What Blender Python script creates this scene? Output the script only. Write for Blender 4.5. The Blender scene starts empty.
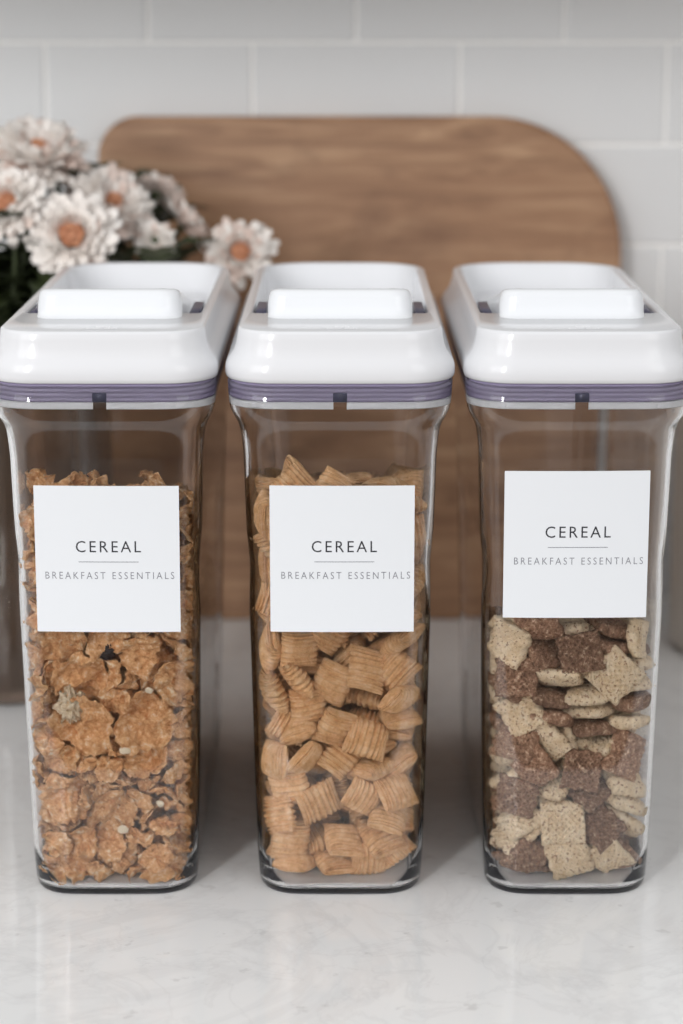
import bpy, math, random, base64, struct as _struct
import numpy as np
from mathutils import Vector, Matrix, Euler, noise

D = bpy.data
SC = bpy.context.scene
COL = SC.collection

# ------------------------------------------------------------------ camera, light, exposure
FPX, PITCH = 2250.0, math.radians(12.8)
CAM_Y, CAM_Z = -1.07266, 0.44416
cam = D.cameras.new('camera'); camo = D.objects.new('camera', cam); COL.objects.link(camo)
camo.location = (0, CAM_Y, CAM_Z)
camo.rotation_euler = (math.pi/2 - PITCH, 0, 0)
cam.sensor_fit = 'VERTICAL'; cam.sensor_height = 36.0; cam.sensor_width = 24.0
cam.lens = FPX/1024*36.0
cam.clip_start = .05; cam.clip_end = 60
cam.dof.use_dof = True
cam.dof.focus_distance = 1.10
cam.dof.aperture_fstop = 5.4
SC.camera = camo

SC.view_settings.view_transform = 'Standard'
SC.view_settings.look = 'None'
SC.view_settings.gamma = 1
SC.view_settings.use_curve_mapping = False
SC.view_settings.exposure = 0.13

W = D.worlds.new('room_light'); SC.world = W; W.use_nodes = True
bg = W.node_tree.nodes['Background']
bg.inputs[1].default_value = 0.66
_nt = W.node_tree                                   # pale walls and ceiling above, dimmer room below the worktop
_tc = _nt.nodes.new('ShaderNodeTexCoord'); _sx = _nt.nodes.new('ShaderNodeSeparateXYZ'); _rp = _nt.nodes.new('ShaderNodeValToRGB')
_mr = _nt.nodes.new('ShaderNodeMapRange'); _mr.inputs[1].default_value = -.35; _mr.inputs[2].default_value = .35
_nt.links.new(_tc.outputs['Generated'], _sx.inputs[0]); _nt.links.new(_sx.outputs[2], _mr.inputs[0]); _nt.links.new(_mr.outputs[0], _rp.inputs[0])
_rp.color_ramp.elements[0].color = (.22, .20, .18, 1); _rp.color_ramp.elements[1].color = (.985, .99, 1.0, 1)
_nt.links.new(_rp.outputs[0], bg.inputs[0])

def area(name, loc, target, sx, sy, power, col=(1, 1, 1)):
    l = D.lights.new(name, 'AREA'); l.shape = 'RECTANGLE'; l.size = sx; l.size_y = sy
    l.energy = power; l.color = col
    o = D.objects.new(name, l); COL.objects.link(o); o.location = loc
    d = Vector(target) - Vector(loc)
    o.rotation_euler = d.to_track_quat('-Z', 'Y').to_euler()
    return o
area('window_light', (-1.12, -2.35, 1.02), (0, .05, .12), .26, 1.0, 27, (1.0, .998, .995))      # tall narrow window behind the viewer
area('soft_window_light', (-1.5, -1.5, .9), (0.05, .1, .12), 1.2, 1.0, 8.5, (1.0, .998, .995))
area('fill_light', (1.4, -1.9, 1.1), (0, .1, .15), 1.3, 1.2, 8, (1.0, .997, .99))  # added fill lamp, stands for no source in the room
SC.cycles.max_bounces = 14
SC.cycles.transparent_max_bounces = 24
SC.cycles.glossy_bounces = 6
SC.cycles.caustics_reflective = False
SC.cycles.caustics_refractive = True
SC.cycles.use_denoising = True

# ------------------------------------------------------------------ helpers
def link_mesh(name, verts, faces, mats, parent=None, smooth=True, fmat=None):
    me = D.meshes.new(name)
    me.from_pydata([tuple(v) for v in verts], [], [tuple(f) for f in faces])
    for m in mats: me.materials.append(m)
    if fmat is not None: me.polygons.foreach_set('material_index', fmat)
    me.polygons.foreach_set('use_smooth', [smooth]*len(me.polygons))
    me.update()
    o = D.objects.new(name, me); COL.objects.link(o)
    if parent: o.parent = parent
    return o

class MB:
    def __init__(s): s.v = []; s.f = []; s.m = []
    def add(s, vs, fs, mi=0):
        b = len(s.v); s.v += [tuple(v) for v in vs]
        s.f += [tuple(b+i for i in f) for f in fs]; s.m += [mi]*len(fs)
    def loft(s, loops, cap0=False, cap1=False, closed=True, mi=0):
        n = len(loops[0]); vs = [v for l in loops for v in l]; fs = []
        for k in range(len(loops)-1):
            for i in range(n if closed else n-1):
                j = (i+1) % n
                fs.append((k*n+i, k*n+j, (k+1)*n+j, (k+1)*n+i))
        if cap0: fs.append(tuple(range(n-1, -1, -1)))
        if cap1: fs.append(tuple((len(loops)-1)*n+i for i in range(n)))
        s.add(vs, fs, mi)
    def box(s, x0, x1, y0, y1, z0, z1, b=0.0, mi=0):
        s.loft([[(x0+d, y0+d, z), (x1-d, y0+d, z), (x1-d, y1-d, z), (x0+d, y1-d, z)]
                for d, z in ((b, z0), (0, z0+b), (0, z1-b), (b, z1))], True, True, mi=mi)
    def tube(s, pts, rad, n=8, mi=0):
        loops = []
        for i, p in enumerate(pts):
            p = Vector(p)
            t = (Vector(pts[min(i+1, len(pts)-1)]) - Vector(pts[max(i-1, 0)])).normalized()
            a = t.orthogonal().normalized(); b = t.cross(a)
            r = rad[i] if isinstance(rad, (list, tuple)) else rad
            loops.append([p + (a*math.cos(2*math.pi*k/n) + b*math.sin(2*math.pi*k/n))*r for k in range(n)])
        s.loft(loops, True, True, mi=mi)
    def build(s, name, mats, parent=None, smooth=True):
        return link_mesh(name, s.v, s.f, mats if isinstance(mats, (list, tuple)) else [mats], parent, smooth, s.m)

def lathe(profile, n=64, rib=None):
    loops = []
    for r, z in profile:
        loops.append([((r+(rib(2*math.pi*k/n, z) if rib else 0))*math.cos(2*math.pi*k/n),
                       (r+(rib(2*math.pi*k/n, z) if rib else 0))*math.sin(2*math.pi*k/n), z) for k in range(n)])
    return loops

def rr(hw, y0, y1, rf, rb, z, nc=8, nx=10, ny=24, bow=0.0):
    """rounded-rectangle loop, counter-clockwise from above; rf front corner radius, rb rear"""
    P = []
    def arc(cx, cy, r, a0):
        for k in range(nc+1):
            a = a0 + math.pi/2*k/nc
            P.append([cx+r*math.cos(a), cy+r*math.sin(a), z])
    def seg(a, b, n):
        for k in range(1, n):
            t = k/n; P.append([a[0]+(b[0]-a[0])*t, a[1]+(b[1]-a[1])*t, z])
    seg0 = (-hw+rf, y0); seg1 = (hw-rf, y0)
    P.append([seg0[0], seg0[1], z]); seg(seg0, seg1, nx)
    arc(hw-rf, y0+rf, rf, -math.pi/2)
    seg((hw, y0+rf), (hw, y1-rb), ny)
    arc(hw-rb, y1-rb, rb, 0)
    seg((hw-rb, y1), (-hw+rb, y1), nx)
    arc(-hw+rb, y1-rb, rb, math.pi/2)
    seg((-hw, y1-rb), (-hw, y0+rf), ny)
    arc(-hw+rf, y0+rf, rf, math.pi)
    P.pop()
    ym = (y0+y1)/2
    for p in P:
        if p[1] < y0+rf: p[1] += bow*(p[0]/hw)**2
    return P

def tag(o, label, cat, group=None, kind=None):
    if label: o['label'] = label
    if cat: o['category'] = cat
    if group: o['group'] = group
    if kind: o['kind'] = kind
    return o

def empty(name, loc=(0, 0, 0)):
    o = D.objects.new(name, None); COL.objects.link(o); o.location = loc; o.empty_display_size = .02
    return o

# ------------------------------------------------------------------ materials
def srgb(r, g, b):
    f = lambda c: ((c/255+.055)/1.055)**2.4 if c/255 > .04045 else c/255/12.92
    return (f(r), f(g), f(b), 1)

class NT:
    def __init__(s, name):
        s.m = D.materials.new(name); s.m.use_nodes = True; s.t = s.m.node_tree
        s.bsdf = s.t.nodes['Principled BSDF']; s.out = s.t.nodes['Material Output']
    def n(s, typ, **kw):
        nd = s.t.nodes.new(typ)
        for k, v in kw.items():
            if k.startswith('_'): setattr(nd, k[1:], v)
            else: nd.inputs[k.replace('__', ' ')].default_value = v
        return nd
    def l(s, a, b): s.t.links.new(a, b)
    def setp(s, **kw):
        for k, v in kw.items(): s.bsdf.inputs[k.replace('__', ' ')].default_value = v
    def coord(s, kind='Object', scale=(1, 1, 1), rot=(0, 0, 0)):
        tc = s.n('ShaderNodeTexCoord'); mp = s.n('ShaderNodeMapping')
        mp.inputs['Scale'].default_value = scale; mp.inputs['Rotation'].default_value = rot
        s.l(tc.outputs[kind], mp.inputs[0]); return mp.outputs[0]
    def ramp(s, fac, stops):
        r = s.n('ShaderNodeValToRGB'); e = r.color_ramp.elements
        while len(e) < len(stops): e.new(.5)
        for k, (p, c) in enumerate(stops):
            e[k].position = p; e[k].color = c if len(c) == 4 else (*c, 1)
        s.l(fac, r.inputs[0]); return r.outputs[0]
    def noise(s, vec, scale, detail=4, rough=.55, dist=0):
        nd = s.n('ShaderNodeTexNoise'); nd.inputs['Scale'].default_value = scale
        nd.inputs['Detail'].default_value = detail; nd.inputs['Roughness'].default_value = rough
        nd.inputs['Distortion'].default_value = dist
        if vec is not None: s.l(vec, nd.inputs['Vector'])
        return nd.outputs['Fac']
    def bump(s, h, strength=.3, dist=.001, after=None):
        b = s.n('ShaderNodeBump'); b.inputs['Strength'].default_value = strength; b.inputs['Distance'].default_value = dist
        s.l(h, b.inputs['Height'])
        if after: s.l(after, b.inputs['Normal'])
        return b.outputs[0]
    def mix(s, fac, a, b, mode='MIX'):
        m = s.n('ShaderNodeMix'); m.data_type = 'RGBA'; m.blend_type = mode
        for sock, v in ((m.inputs[0], fac), (m.inputs[6], a), (m.inputs[7], b)):
            if hasattr(v, 'is_output'): s.l(v, sock)
            elif v is not None: sock.default_value = v
        return m.outputs[2]
    def math(s, op, a, b=None):
        m = s.n('ShaderNodeMath'); m.operation = op
        for sock, v in ((m.inputs[0], a), (m.inputs[1], b)):
            if hasattr(v, 'is_output'): s.l(v, sock)
            elif v is not None: sock.default_value = v
        return m.outputs[0]

def plain(name, col, rough=.4, **kw):
    t = NT(name); t.setp(Base__Color=col, Roughness=rough, **kw); return t.m

def clear_plastic(name, tint):
    t = NT(name); t.setp(Base__Color=tint, Roughness=0.0, IOR=1.47)
    t.bsdf.inputs['Transmission Weight'].default_value = 1
    return t.m

def mat_marble():
    t = NT('white_marble')
    v = t.coord('Object')
    n1 = t.noise(v, 5.2, 8, .62, 1.2)
    vein = t.ramp(n1, [(.455, (0, 0, 0, 1)), (.497, (1, 1, 1, 1)), (.54, (0, 0, 0, 1))])
    n2 = t.noise(v, 19, 7, .6, .8)
    vein2 = t.ramp(n2, [(.47, (0, 0, 0, 1)), (.5, (1, 1, 1, 1)), (.53, (0, 0, 0, 1))])
    cloud = t.noise(v, 4.5, 5, .6, .4)
    base = t.mix(cloud, srgb(236, 236, 236), srgb(244, 244, 243))
    c = t.mix(t.math('MULTIPLY', vein, .16), base, srgb(188, 187, 188))
    c = t.mix(t.math('MULTIPLY', t.math('MULTIPLY', vein2, cloud), .22), c, srgb(182, 180, 180))
    sp = t.noise(v, 70, 3, .6)
    spk = t.ramp(sp, [(.66, (0, 0, 0, 1)), (.72, (1, 1, 1, 1))])
    c = t.mix(t.math('MULTIPLY', spk, .25), c, srgb(165, 163, 162))
    t.l(c, t.bsdf.inputs['Base Color']); t.setp(Roughness=.07)
    t.bsdf.inputs['IOR'].default_value = 1.45
    return t.m

def mat_tile():
    t = NT('glazed_tile')
    v = t.coord('Object')
    n = t.noise(v, 9, 3, .5)
    t.l(t.mix(n, srgb(225, 226, 227), srgb(232, 233, 234)), t.bsdf.inputs['Base Color'])
    t.setp(Roughness=.12)
    t.l(t.bump(t.noise(v, 22, 2, .5), .25, .0015), t.bsdf.inputs['Normal'])
    return t.m

def mat_board():
    t = NT('oiled_wood')
    v = t.coord('Object')
    # planks run along x; each plank row a slightly different tone
    sep = t.n('ShaderNodeSeparateXYZ'); t.l(v, sep.inputs[0])
    row = t.math('FLOOR', t.math('MULTIPLY', sep.outputs[2], 1/.082))
    wn = t.n('ShaderNodeTexWhiteNoise'); wn.noise_dimensions = '1D'; t.l(row, wn.inputs['W'])
    vs = t.coord('Object', (1.6, 1, 14))
    g1 = t.noise(vs, 5, 8, .62, 1.0)
    vs2 = t.coord('Object', (5, 3, 120))
    g2 = t.noise(vs2, 4, 5, .6, .3)
    c = t.ramp(g1, [(.28, srgb(120, 86, 62)), (.5, srgb(170, 130, 98)), (.72, srgb(206, 168, 132))])
    c = t.mix(t.math('MULTIPLY', wn.outputs['Value'], .35), c, srgb(150, 108, 78))
    c = t.mix(t.math('MULTIPLY', g2, .35), c, srgb(112, 78, 54), 'MIX')
    knot = t.noise(t.coord('Object', (1, 1, 1.8)), 7.5, 4, .6, .8)
    kc = t.ramp(knot, [(.52, (0, 0, 0, 1)), (.70, (1, 1, 1, 1))])
    c = t.mix(t.math('MULTIPLY', kc, .5), c, srgb(98, 66, 46))
    t.l(c, t.bsdf.inputs['Base Color']); t.setp(Roughness=.5)
    t.l(t.bump(g2, .15, .0006), t.bsdf.inputs['Normal'])
    return t.m

def mat_crumb(name, stops, bump_s=.6, fine=900, coarse=160, dist=.0009, var=.16, dark=None, rough=.8):
    """toasted cereal crust: tone varies from piece to piece and over the crust"""
    t = NT(name)
    v = t.coord('Object')
    n1 = t.noise(v, coarse, 5, .65)
    n2 = t.noise(v, fine, 3, .6)
    f = t.math('ADD', t.math('MULTIPLY', n1, .75), t.math('MULTIPLY', n2, .25))
    c = t.ramp(f, stops)
    oi = t.n('ShaderNodeObjectInfo')
    hs = t.n('ShaderNodeHueSaturation')
    t.l(c, hs.inputs['Color'])
    t.l(t.math('ADD', t.math('MULTIPLY', oi.outputs['Random'], var), 1-var*.5), hs.inputs['Value'])
    out = hs.outputs[0]
    if dark:
        sp = t.noise(v, dark[1], 2, .5)
        sm = t.ramp(sp, [(dark[2], (0, 0, 0, 1)), (dark[2]+.05, (1, 1, 1, 1))])
        out = t.mix(t.math('MULTIPLY', sm, dark[3]), out, dark[0])
    t.l(out, t.bsdf.inputs['Base Color']); t.setp(Roughness=rough)
    b1 = t.bump(n1, bump_s, dist)
    t.l(t.bump(n2, bump_s*.6, dist*.35, b1), t.bsdf.inputs['Normal'])
    t.bsdf.inputs['Subsurface Weight'].default_value = .0
    return t.m
# ------------------------------------------------------------------ materials in use
M_MARBLE = mat_marble(); M_TILE = mat_tile(); M_BOARD = mat_board()
M_GROUT = plain('grout', srgb(250, 249, 247), .8)
M_WHITE = plain('white_lid_plastic', srgb(226, 227, 230), .16, IOR=1.46)
M_FLAP = plain('white_flap_plastic', srgb(228, 230, 233), .16, IOR=1.46)
M_CLEAR = clear_plastic('clear_plastic', (.980, .974, .978, 1))
M_FOOT_SHADE = plain('painted_foot_shade', srgb(52, 52, 62), .5)
M_BASE_LIGHT = plain('painted_base_light', srgb(226, 226, 226), .4)
M_GASKET = plain('lilac_gasket', srgb(158, 149, 178), .18)
M_TAB_SLOT_SHADE = plain('gasket_tab_and_slot_shade', srgb(58, 58, 88), .3)  # gasket tab's own indigo; also paints the shade in the lid slots
M_RING = plain('white_seal_ring', srgb(236, 237, 240), .3)
M_LABEL = plain('white_label_paper', srgb(229, 232, 236), .55)
M_INK = plain('black_ink', srgb(28, 28, 38), .6)
M_INK_THIN = plain('grey_ink', srgb(120, 121, 130), .6)

# ------------------------------------------------------------------ the setting
WALL_Y = .590
TOP = -.0042          # height of the worktop surface
def make_counter():
    mb = MB()
    y0, y1, z1, r = -.172, WALL_Y+.012, TOP, .006
    prof = [(y0+.012, z1-.04), (y0, z1-.036), (y0, z1-r)]
    prof += [(y0+r-r*math.cos(a), z1-r+r*math.sin(a)) for a in [math.pi/2*k/6 for k in range(1, 7)]]
    prof += [(y1, z1), (y1, z1-.04)]
    loops = [[(x, y, z) for y, z in prof] for x in (-1.6, 1.6)]
    mb.loft(loops, True, True)
    o = mb.build('countertop', M_MARBLE, smooth=False)
    tag(o, None, None, kind='structure'); return o
make_counter()

def make_wall():
    wall = MB(); wall.box(-1.6, 1.6, WALL_Y+.0020, WALL_Y+.10, TOP, 1.2)
    o = wall.build('wall_back', M_GROUT, smooth=False); o['kind'] = 'structure'
    tm = MB(); px, pz, gap = .1505, .0733, .0026
    z_line = .4147
    for k in range(-11, 6):
        z0 = z_line + k*pz - pz + gap/2; z1 = z0+pz-gap
        if z1 < .004: continue
        z0 = max(z0, .002)
        off = -.0645 + (px/2 if (k % 2) else 0)
        for i in range(-7, 8):
            x0 = off+i*px+gap/2; x1 = x0+px-gap
            if x1 > 1.55 or x0 < -1.55: continue
            loops = []
            for d, dy in ((0, .0024), (0, .0016), (.0006, .0005), (.0018, 0)):
                loops.append([(x0+d, WALL_Y+dy, z0+d), (x1-d, WALL_Y+dy, z0+d), (x1-d, WALL_Y+dy, z1-d), (x0+d, WALL_Y+dy, z1-d)])
            tm.loft(loops, False, True)
    t = tm.build('wall_tiles', M_TILE, parent=o, smooth=False)
make_wall()
cb = MB(); cb.box(-1.6, 1.6, WALL_Y-.31, WALL_Y+.012, .50, 1.2, .002)
cbo = cb.build('wall_cabinet', plain('painted_cabinet', srgb(222, 220, 216), .5), smooth=False); cbo['kind'] = 'structure'
fl = MB(); fl.box(-3, 3, -4, 1.2, -.95, -.90)
fo = fl.build('floor', plain('pale_floor', srgb(112, 92, 76), .6), smooth=False); fo['kind'] = 'structure'

# ------------------------------------------------------------------ chopping board
def rounded_outline(x0, x1, z0, z1, radii, n=16):
    """radii: bl, br, tr, tl as (rx, rz)"""
    P = []
    for (cx, cz, (rx, rz), a0) in ((x0, z0, radii[0], math.pi), (x1, z0, radii[1], 1.5*math.pi),
                                   (x1, z1, radii[2], 0), (x0, z1, radii[3], .5*math.pi)):
        ox = cx + (rx if cx == x0 else -rx); oz = cz + (rz if cz == z0 else -rz)
        for k in range(n+1):
            a = a0 + math.pi/2*k/n
            P.append((ox+rx*math.cos(a), oz+rz*math.sin(a)))
    return P
def make_board():
    mb = MB(); T = .020
    loops = []
    def outline(ins):
        return rounded_outline(-.1895+ins, .1895-ins, ins, .3685-ins,
                               [(.03, .03), (.03, .03), (.096, .098), (.029, .029)])
    for ins, y in ((.0035, 0), (.0012, .0008), (0, .003), (0, T-.003), (.0012, T-.0008), (.0035, T)):
        loops.append([(x, y, z) for x, z in outline(ins)])
    mb.loft(loops, True, True)
    o = mb.build('chopping_board', M_BOARD, smooth=False)
    for p in o.data.polygons: p.use_smooth = len(p.vertices) == 4
    lean = math.atan((WALL_Y - .5575-.0005)/.3655)
    o.location = (.0138, .5375, TOP+.0005); o.rotation_euler = (-lean, 0, 0)
    tag(o, 'large brown wooden chopping board with rounded corners leaning on the white tiles', 'chopping board')
make_board()

# ------------------------------------------------------------------ cereal containers
def lerp(a, b, t): return a+(b-a)*t
BODY = [  # z, half width, front y, rear y, corner radius
    (-.0034, .0397, .0124, .2740, .0180), (-.0026, .0407, .0114, .2751, .0192), (.0000, .0414, .0108, .2758, .0200),
    (.018, .0424, .0104, .2765, .0200), (.05, .0432, .0099, .2790, .0200), (.09, .0441, .0093, .2820, .0200),
    (.13, .0450, .0086, .2850, .0200), (.17, .0460, .0078, .2880, .0200), (.20, .0468, .0072, .2905, .0200),
    (.2244, .0475, .0068, .2925, .0200), (.2320, .0479, .0065, .2932, .0200), (.2372, .0486, .0058, .2942, .0205),
    (.2412, .0500, .0044, .2958, .0210), (.2445, .0518, .0026, .2978, .0215), (.2480, .0532, .0014, .2992, .0215), (.2515, .0539, .0010, .3000, .0215),
    (.2625, .0545, .0009, .3005, .0215)]
BODY = [(z, w+(.0006 if z < .23 else .0009), a, c, r) for z, w, a, c, r in BODY]
def front_y(x, z):
    for a, b in zip(BODY, BODY[1:]):
        if a[0] <= z <= b[0]:
            t = (z-a[0])/(b[0]-a[0]); hw = lerp(a[1], b[1], t); y = lerp(a[2], b[2], t)
            break
    else: y, hw = BODY[0][2], BODY[0][1]
    return y + .0016*(x/hw)**2
def sstep(t): t = max(0, min(1, t)); return t*t*(3-2*t)
def body_loop(z, hw, yf, yb, r, off, gripped=True):
    L = rr(hw-off, yf+off, yb-off, r-off*.8, r-off*.8, z, bow=.0016)
    if gripped and .0 < z < .19:
        for p in L:
            if abs(p[0]) > hw-off-.003:
                edge = .090 - .075*(z/.17)**1.3
                s = sstep((p[1]-edge)/.012)*sstep((yb-.03-p[1])/.02)*sstep((.19-z)/.04)*sstep(z/.01)
                p[0] -= math.copysign(.0022*s, p[0])
    return L
def dense_levels():
    zs = []
    for a, b in zip(BODY, BODY[1:]):
        n = max(1, int((b[0]-a[0])/.012))
        for k in range(n):
            t = k/n; zs.append(tuple(lerp(a[i], b[i], t) for i in range(5)))
    zs.append(BODY[-1]); return zs
def make_body(parent):
    lv = dense_levels(); mb = MB()
    outer = [body_loop(*l, 0) for l in lv]
    inner = [body_loop(*l, .0023) for l in lv if l[0] > -.0006]
    z0 = inner[0][0][2]
    fl0 = rr(.0415-.0023-.0030, .0104+.0023+.003, .2765-.0023-.003, .0150, .0150, -.0013)
    loops = outer + [ [ [p[0], p[1], .2625] for p in inner[-1]] ] + inner[::-1][1:] + [fl0]
    mb.loft(loops, True, True)
    o = mb.build('body', M_CLEAR, parent)
    pm = MB()  # pale insert added to paint the bright band of light along the base
    pm.loft([rr(.0415-.0023-.0022-d, .0104+.0023+.0022+d, .2765-.0023-.0022-d, .0155, .0155, z) for d, z in ((.0006, -.0012), (0, -.0010), (0, -.0006), (.001, -.0003))], True, True)
    pm.build('base_light_band', M_BASE_LIGHT, parent)
    fr = MB()  # dark slab added to paint the line of contact shade under the container
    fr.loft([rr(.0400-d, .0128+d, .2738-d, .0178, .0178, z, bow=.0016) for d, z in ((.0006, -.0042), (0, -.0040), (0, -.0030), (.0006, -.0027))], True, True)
    fr.build('foot_shade_band', M_FOOT_SHADE, parent)
    return o

def text_mesh(body, size, mat_index, spacing=1.0, offset=0.0, weight=0.0):
    cu = D.curves.new('t', 'FONT'); cu.body = body; cu.size = size; cu.align_x = 'CENTER'; cu.align_y = 'CENTER'
    cu.space_character = spacing; cu.offset = weight; cu.resolution_u = 3
    o = D.objects.new('t', cu); COL.objects.link(o)
    bpy.context.view_layer.update()
    dg = bpy.context.evaluated_depsgraph_get()
    me = D.meshes.new_from_object(o.evaluated_get(dg))
    vs = [tuple(v.co) for v in me.vertices]; fs = [tuple(p.vertices) for p in me.polygons]
    D.objects.remove(o); D.curves.remove(cu); D.meshes.remove(me)
    return vs, fs
def fit_text(body, width, height, spacing, weight=0.0):
    vs, fs = text_mesh(body, .01, 0, spacing, 0, weight)
    xs = [v[0] for v in vs]; ys = [v[1] for v in vs]
    sx = width/(max(xs)-min(xs)); sy = height/(max(ys)-min(ys))
    cx = (max(xs)+min(xs))/2; cy = (max(ys)+min(ys))/2
    return [((x-cx)*sx, (y-cy)*sy) for x, y, _ in vs], fs
TXT_A = fit_text('CEREAL', .0322, .0058, 1.28, -.00002)
TXT_B = fit_text('BREAKFAST ESSENTIALS', .0638, .0036, 1.42, -.00008)
def make_label(parent, cx, z_top, z_bot, tilt=0.0, tx=.0015):
    """paper label following the front wall, with its printed words"""
    mb = MB(); hw = .0357; zc = (z_top+z_bot)/2; hh = (z_top-z_bot)/2
    ca, sa = math.cos(tilt), math.sin(tilt)
    def on(u, v, off):
        x = cx + u*ca - v*sa; z = zc + u*sa + v*ca
        return (x, front_y(x, z)-off, z)
    nu, nv = 24, 16; front = []; back = []
    for j in range(nv+1):
        for i in range(nu+1):
            u = -hw+2*hw*i/nu; v = -hh+2*hh*j/nv
            front.append(on(u, v, .00030)); back.append(on(u, v, .00002))
    N = len(front); fs = []
    for j in range(nv):
        for i in range(nu):
            a = j*(nu+1)+i; q = (a, a+1, a+nu+2, a+nu+1)
            fs.append(q); fs.append(tuple(N+k for k in q[::-1]))
    ring = [i for i in range(nu+1)] + [j*(nu+1)+nu for j in range(1, nv+1)] + [nv*(nu+1)+i for i in range(nu-1, -1, -1)] + [j*(nu+1) for j in range(nv-1, 0, -1)]
    for k in range(len(ring)):
        a, b = ring[k], ring[(k+1) % len(ring)]; fs.append((a, N+a, N+b, b))
    mb.add(front+back, fs, 0)
    lab = mb.build('label', [M_LABEL], parent, smooth=False)
    t = MB()
    t.add([on(x+tx*.6, y+.0066, .00036) for x, y in TXT_A[0]], TXT_A[1], 0)
    t.add([on(x+tx, y-.0082, .00036) for x, y in TXT_B[0]], TXT_B[1], 1)
    n = 8; y0 = .00025
    vs = [on(tx*.6-.0148+.0296*i/n, -.0012+s*.00016, .00036) for s in (-1, 1) for i in range(n+1)]
    t.add(vs, [(i, i+1, n+2+i, n+1+i) for i in range(n)], 1)
    t.build('lettering', [M_INK, M_INK_THIN], lab, smooth=False)
    return lab

def make_lid(parent):
    nx, ny, nc = 24, 30, 10
    def R(hw, y0, y1, rf, rb, z, bow=0.0): return rr(hw, y0, y1, rf, rb, z, nc, nx, ny, bow)
    mb = MB()
    out = [(.0528, .0022, .2990, .021, .024, .2636), (.0540, .0008, .3002, .022, .025, .2636), (.0551, -.0003, .3013, .023, .026, .2643),
           (.0556, -.0008, .3018, .0235, .027, .2662), (.0556, -.0008, .3018, .0235, .027, .2690), (.0552, -.0004, .3014, .0235, .028, .2713),
           (.0543, .0002, .3010, .023, .029, .2732), (.0528, .0010, .3007, .022, .030, .2752), (.0513, .0018, .3004, .021, .031, .2776),
           (.0503, .0023, .3002, .0205, .032, .2805), (.0496, .0026, .3001, .020, .033, .2840), (.0492, .0028, .3000, .020, .034, .2872),
           (.0490, .0031, .2997, .020, .034, .2880), (.0486, .0036, .2992, .0195, .0335, .2885), (.0480, .0042, .2986, .019, .033, .2887)]
    loops = [R(o[0]+.0009, *o[1:5], o[5], .0018) for o in out]
    # the recess behind the front plate
    inn = [(.0459, .0705, .2958, .0045, .0300, .2886), (.0453, .0711, .2952, .0042, .0295, .2880), (.0449, .0715, .2945, .004, .029, .2868),
           (.0440, .0722, .2900, .004, .027, .2760), (.0432, .073, .2870, .004, .026, .2722), (.0415, .075, .2840, .004, .025, .2712)]
    loops += [R(*i[:5], i[5]) for i in inn]
    mb.loft(loops, True, True)
    lid = mb.build('lid', [M_WHITE], parent)
    # flap: raised lip at the front, sloping down to the rear of the recess
    fb = MB(); fl = []
    for ins, h, fr in ((-.0062, -.02, .0), (-.0050, .006, .0), (-.0036, .035, .0), (-.0022, .09, .0), (-.0010, .2, 0), (-.0002, .42, 0), (.0003, .7, 0), (.0009, .87, 0),
                   (.0019, .955, 0), (.0034, .992, 0), (.0052, 1.0, 0)):
        lp = rr(.0364-max(ins, -.0002)*1.0, .0535+ins, .262-ins, .0095, .020, 0, nc, nx, ny)
        for p in lp:
            y = p[1]
            top = .3026 - .170*max(0, y-.060)
            base = lerp(.2884, .2718, sstep((y-.066)/.012))
            top = max(top, .2742)
            p[2] = base + h*(top-base)
        fl.append(lp)
    mid = [[p[0]*.5, p[1]*.5+.156*.5, 0] for p in fl[-1]]
    for p in mid: p[2] = max(.3026-.170*max(0, p[1]-.060), .2742)
    fl.append(mid)
    fb.loft(fl, True, True)
    flap = fb.build('flap', [M_FLAP], lid)
    sl = MB()  # dark boxes painting the shade in the gaps beside the flap
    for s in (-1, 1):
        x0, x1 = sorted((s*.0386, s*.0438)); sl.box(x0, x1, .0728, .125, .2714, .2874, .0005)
    sl.build('slot_shade', M_TAB_SLOT_SHADE, lid)
    # small moulded maker's mark on the front plate, whitened to paint its highlight
    mk = MB()
    for txt, w, h, yy in (('OXO', .0070, .0040, .0160), ('GOOD GRIPS', .0150, .0036, .0108)):
        vs, fs = fit_text(txt, w, h, 1.05, .0001)
        mk.add([(x+.0010, yy+y, .28935) for x, y in vs], fs)
    mk.build('maker_mark', plain('moulded_mark_highlight', srgb(250, 250, 252), .3) if 'moulded_mark_highlight' not in D.materials else D.materials['moulded_mark_highlight'], lid, smooth=False)
    return lid

def ring_band(mb, levels, r=.021, notch=None, mi=0, th=.002):
    """closed band: levels (z, inset); notch = half width of a gap at the front centre"""
    out = [rr(.0538-i, .0016+i, .3000-i, r, r, z, 8, 40, 30, .0016) for z, i in levels]
    inn = [rr(.0538-i-th, .0016+i+th, .3000-i-th, r-th, r-th, z, 8, 40, 30, .0016) for z, i in levels]
    n = len(out[0]); cyc = out + inn[::-1]
    vs = [p for l in cyc for p in l]; fs = []; K = len(cyc)
    skip = [bool(notch) and out[0][i][1] < .004 and abs((out[0][i][0]+out[0][(i+1) % n][0])/2) < notch for i in range(n)]
    for k in range(K):
        k2 = (k+1) % K
        for i in range(n):
            if not skip[i]:
                j = (i+1) % n; fs.append((k*n+i, k*n+j, k2*n+j, k2*n+i))
    if notch:
        for i in range(n):
            if skip[i] != skip[i-1]:
                f = tuple(k*n+i for k in range(K)); fs.append(f if skip[i] else f[::-1])
    mb.add(vs, fs, mi)
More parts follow.
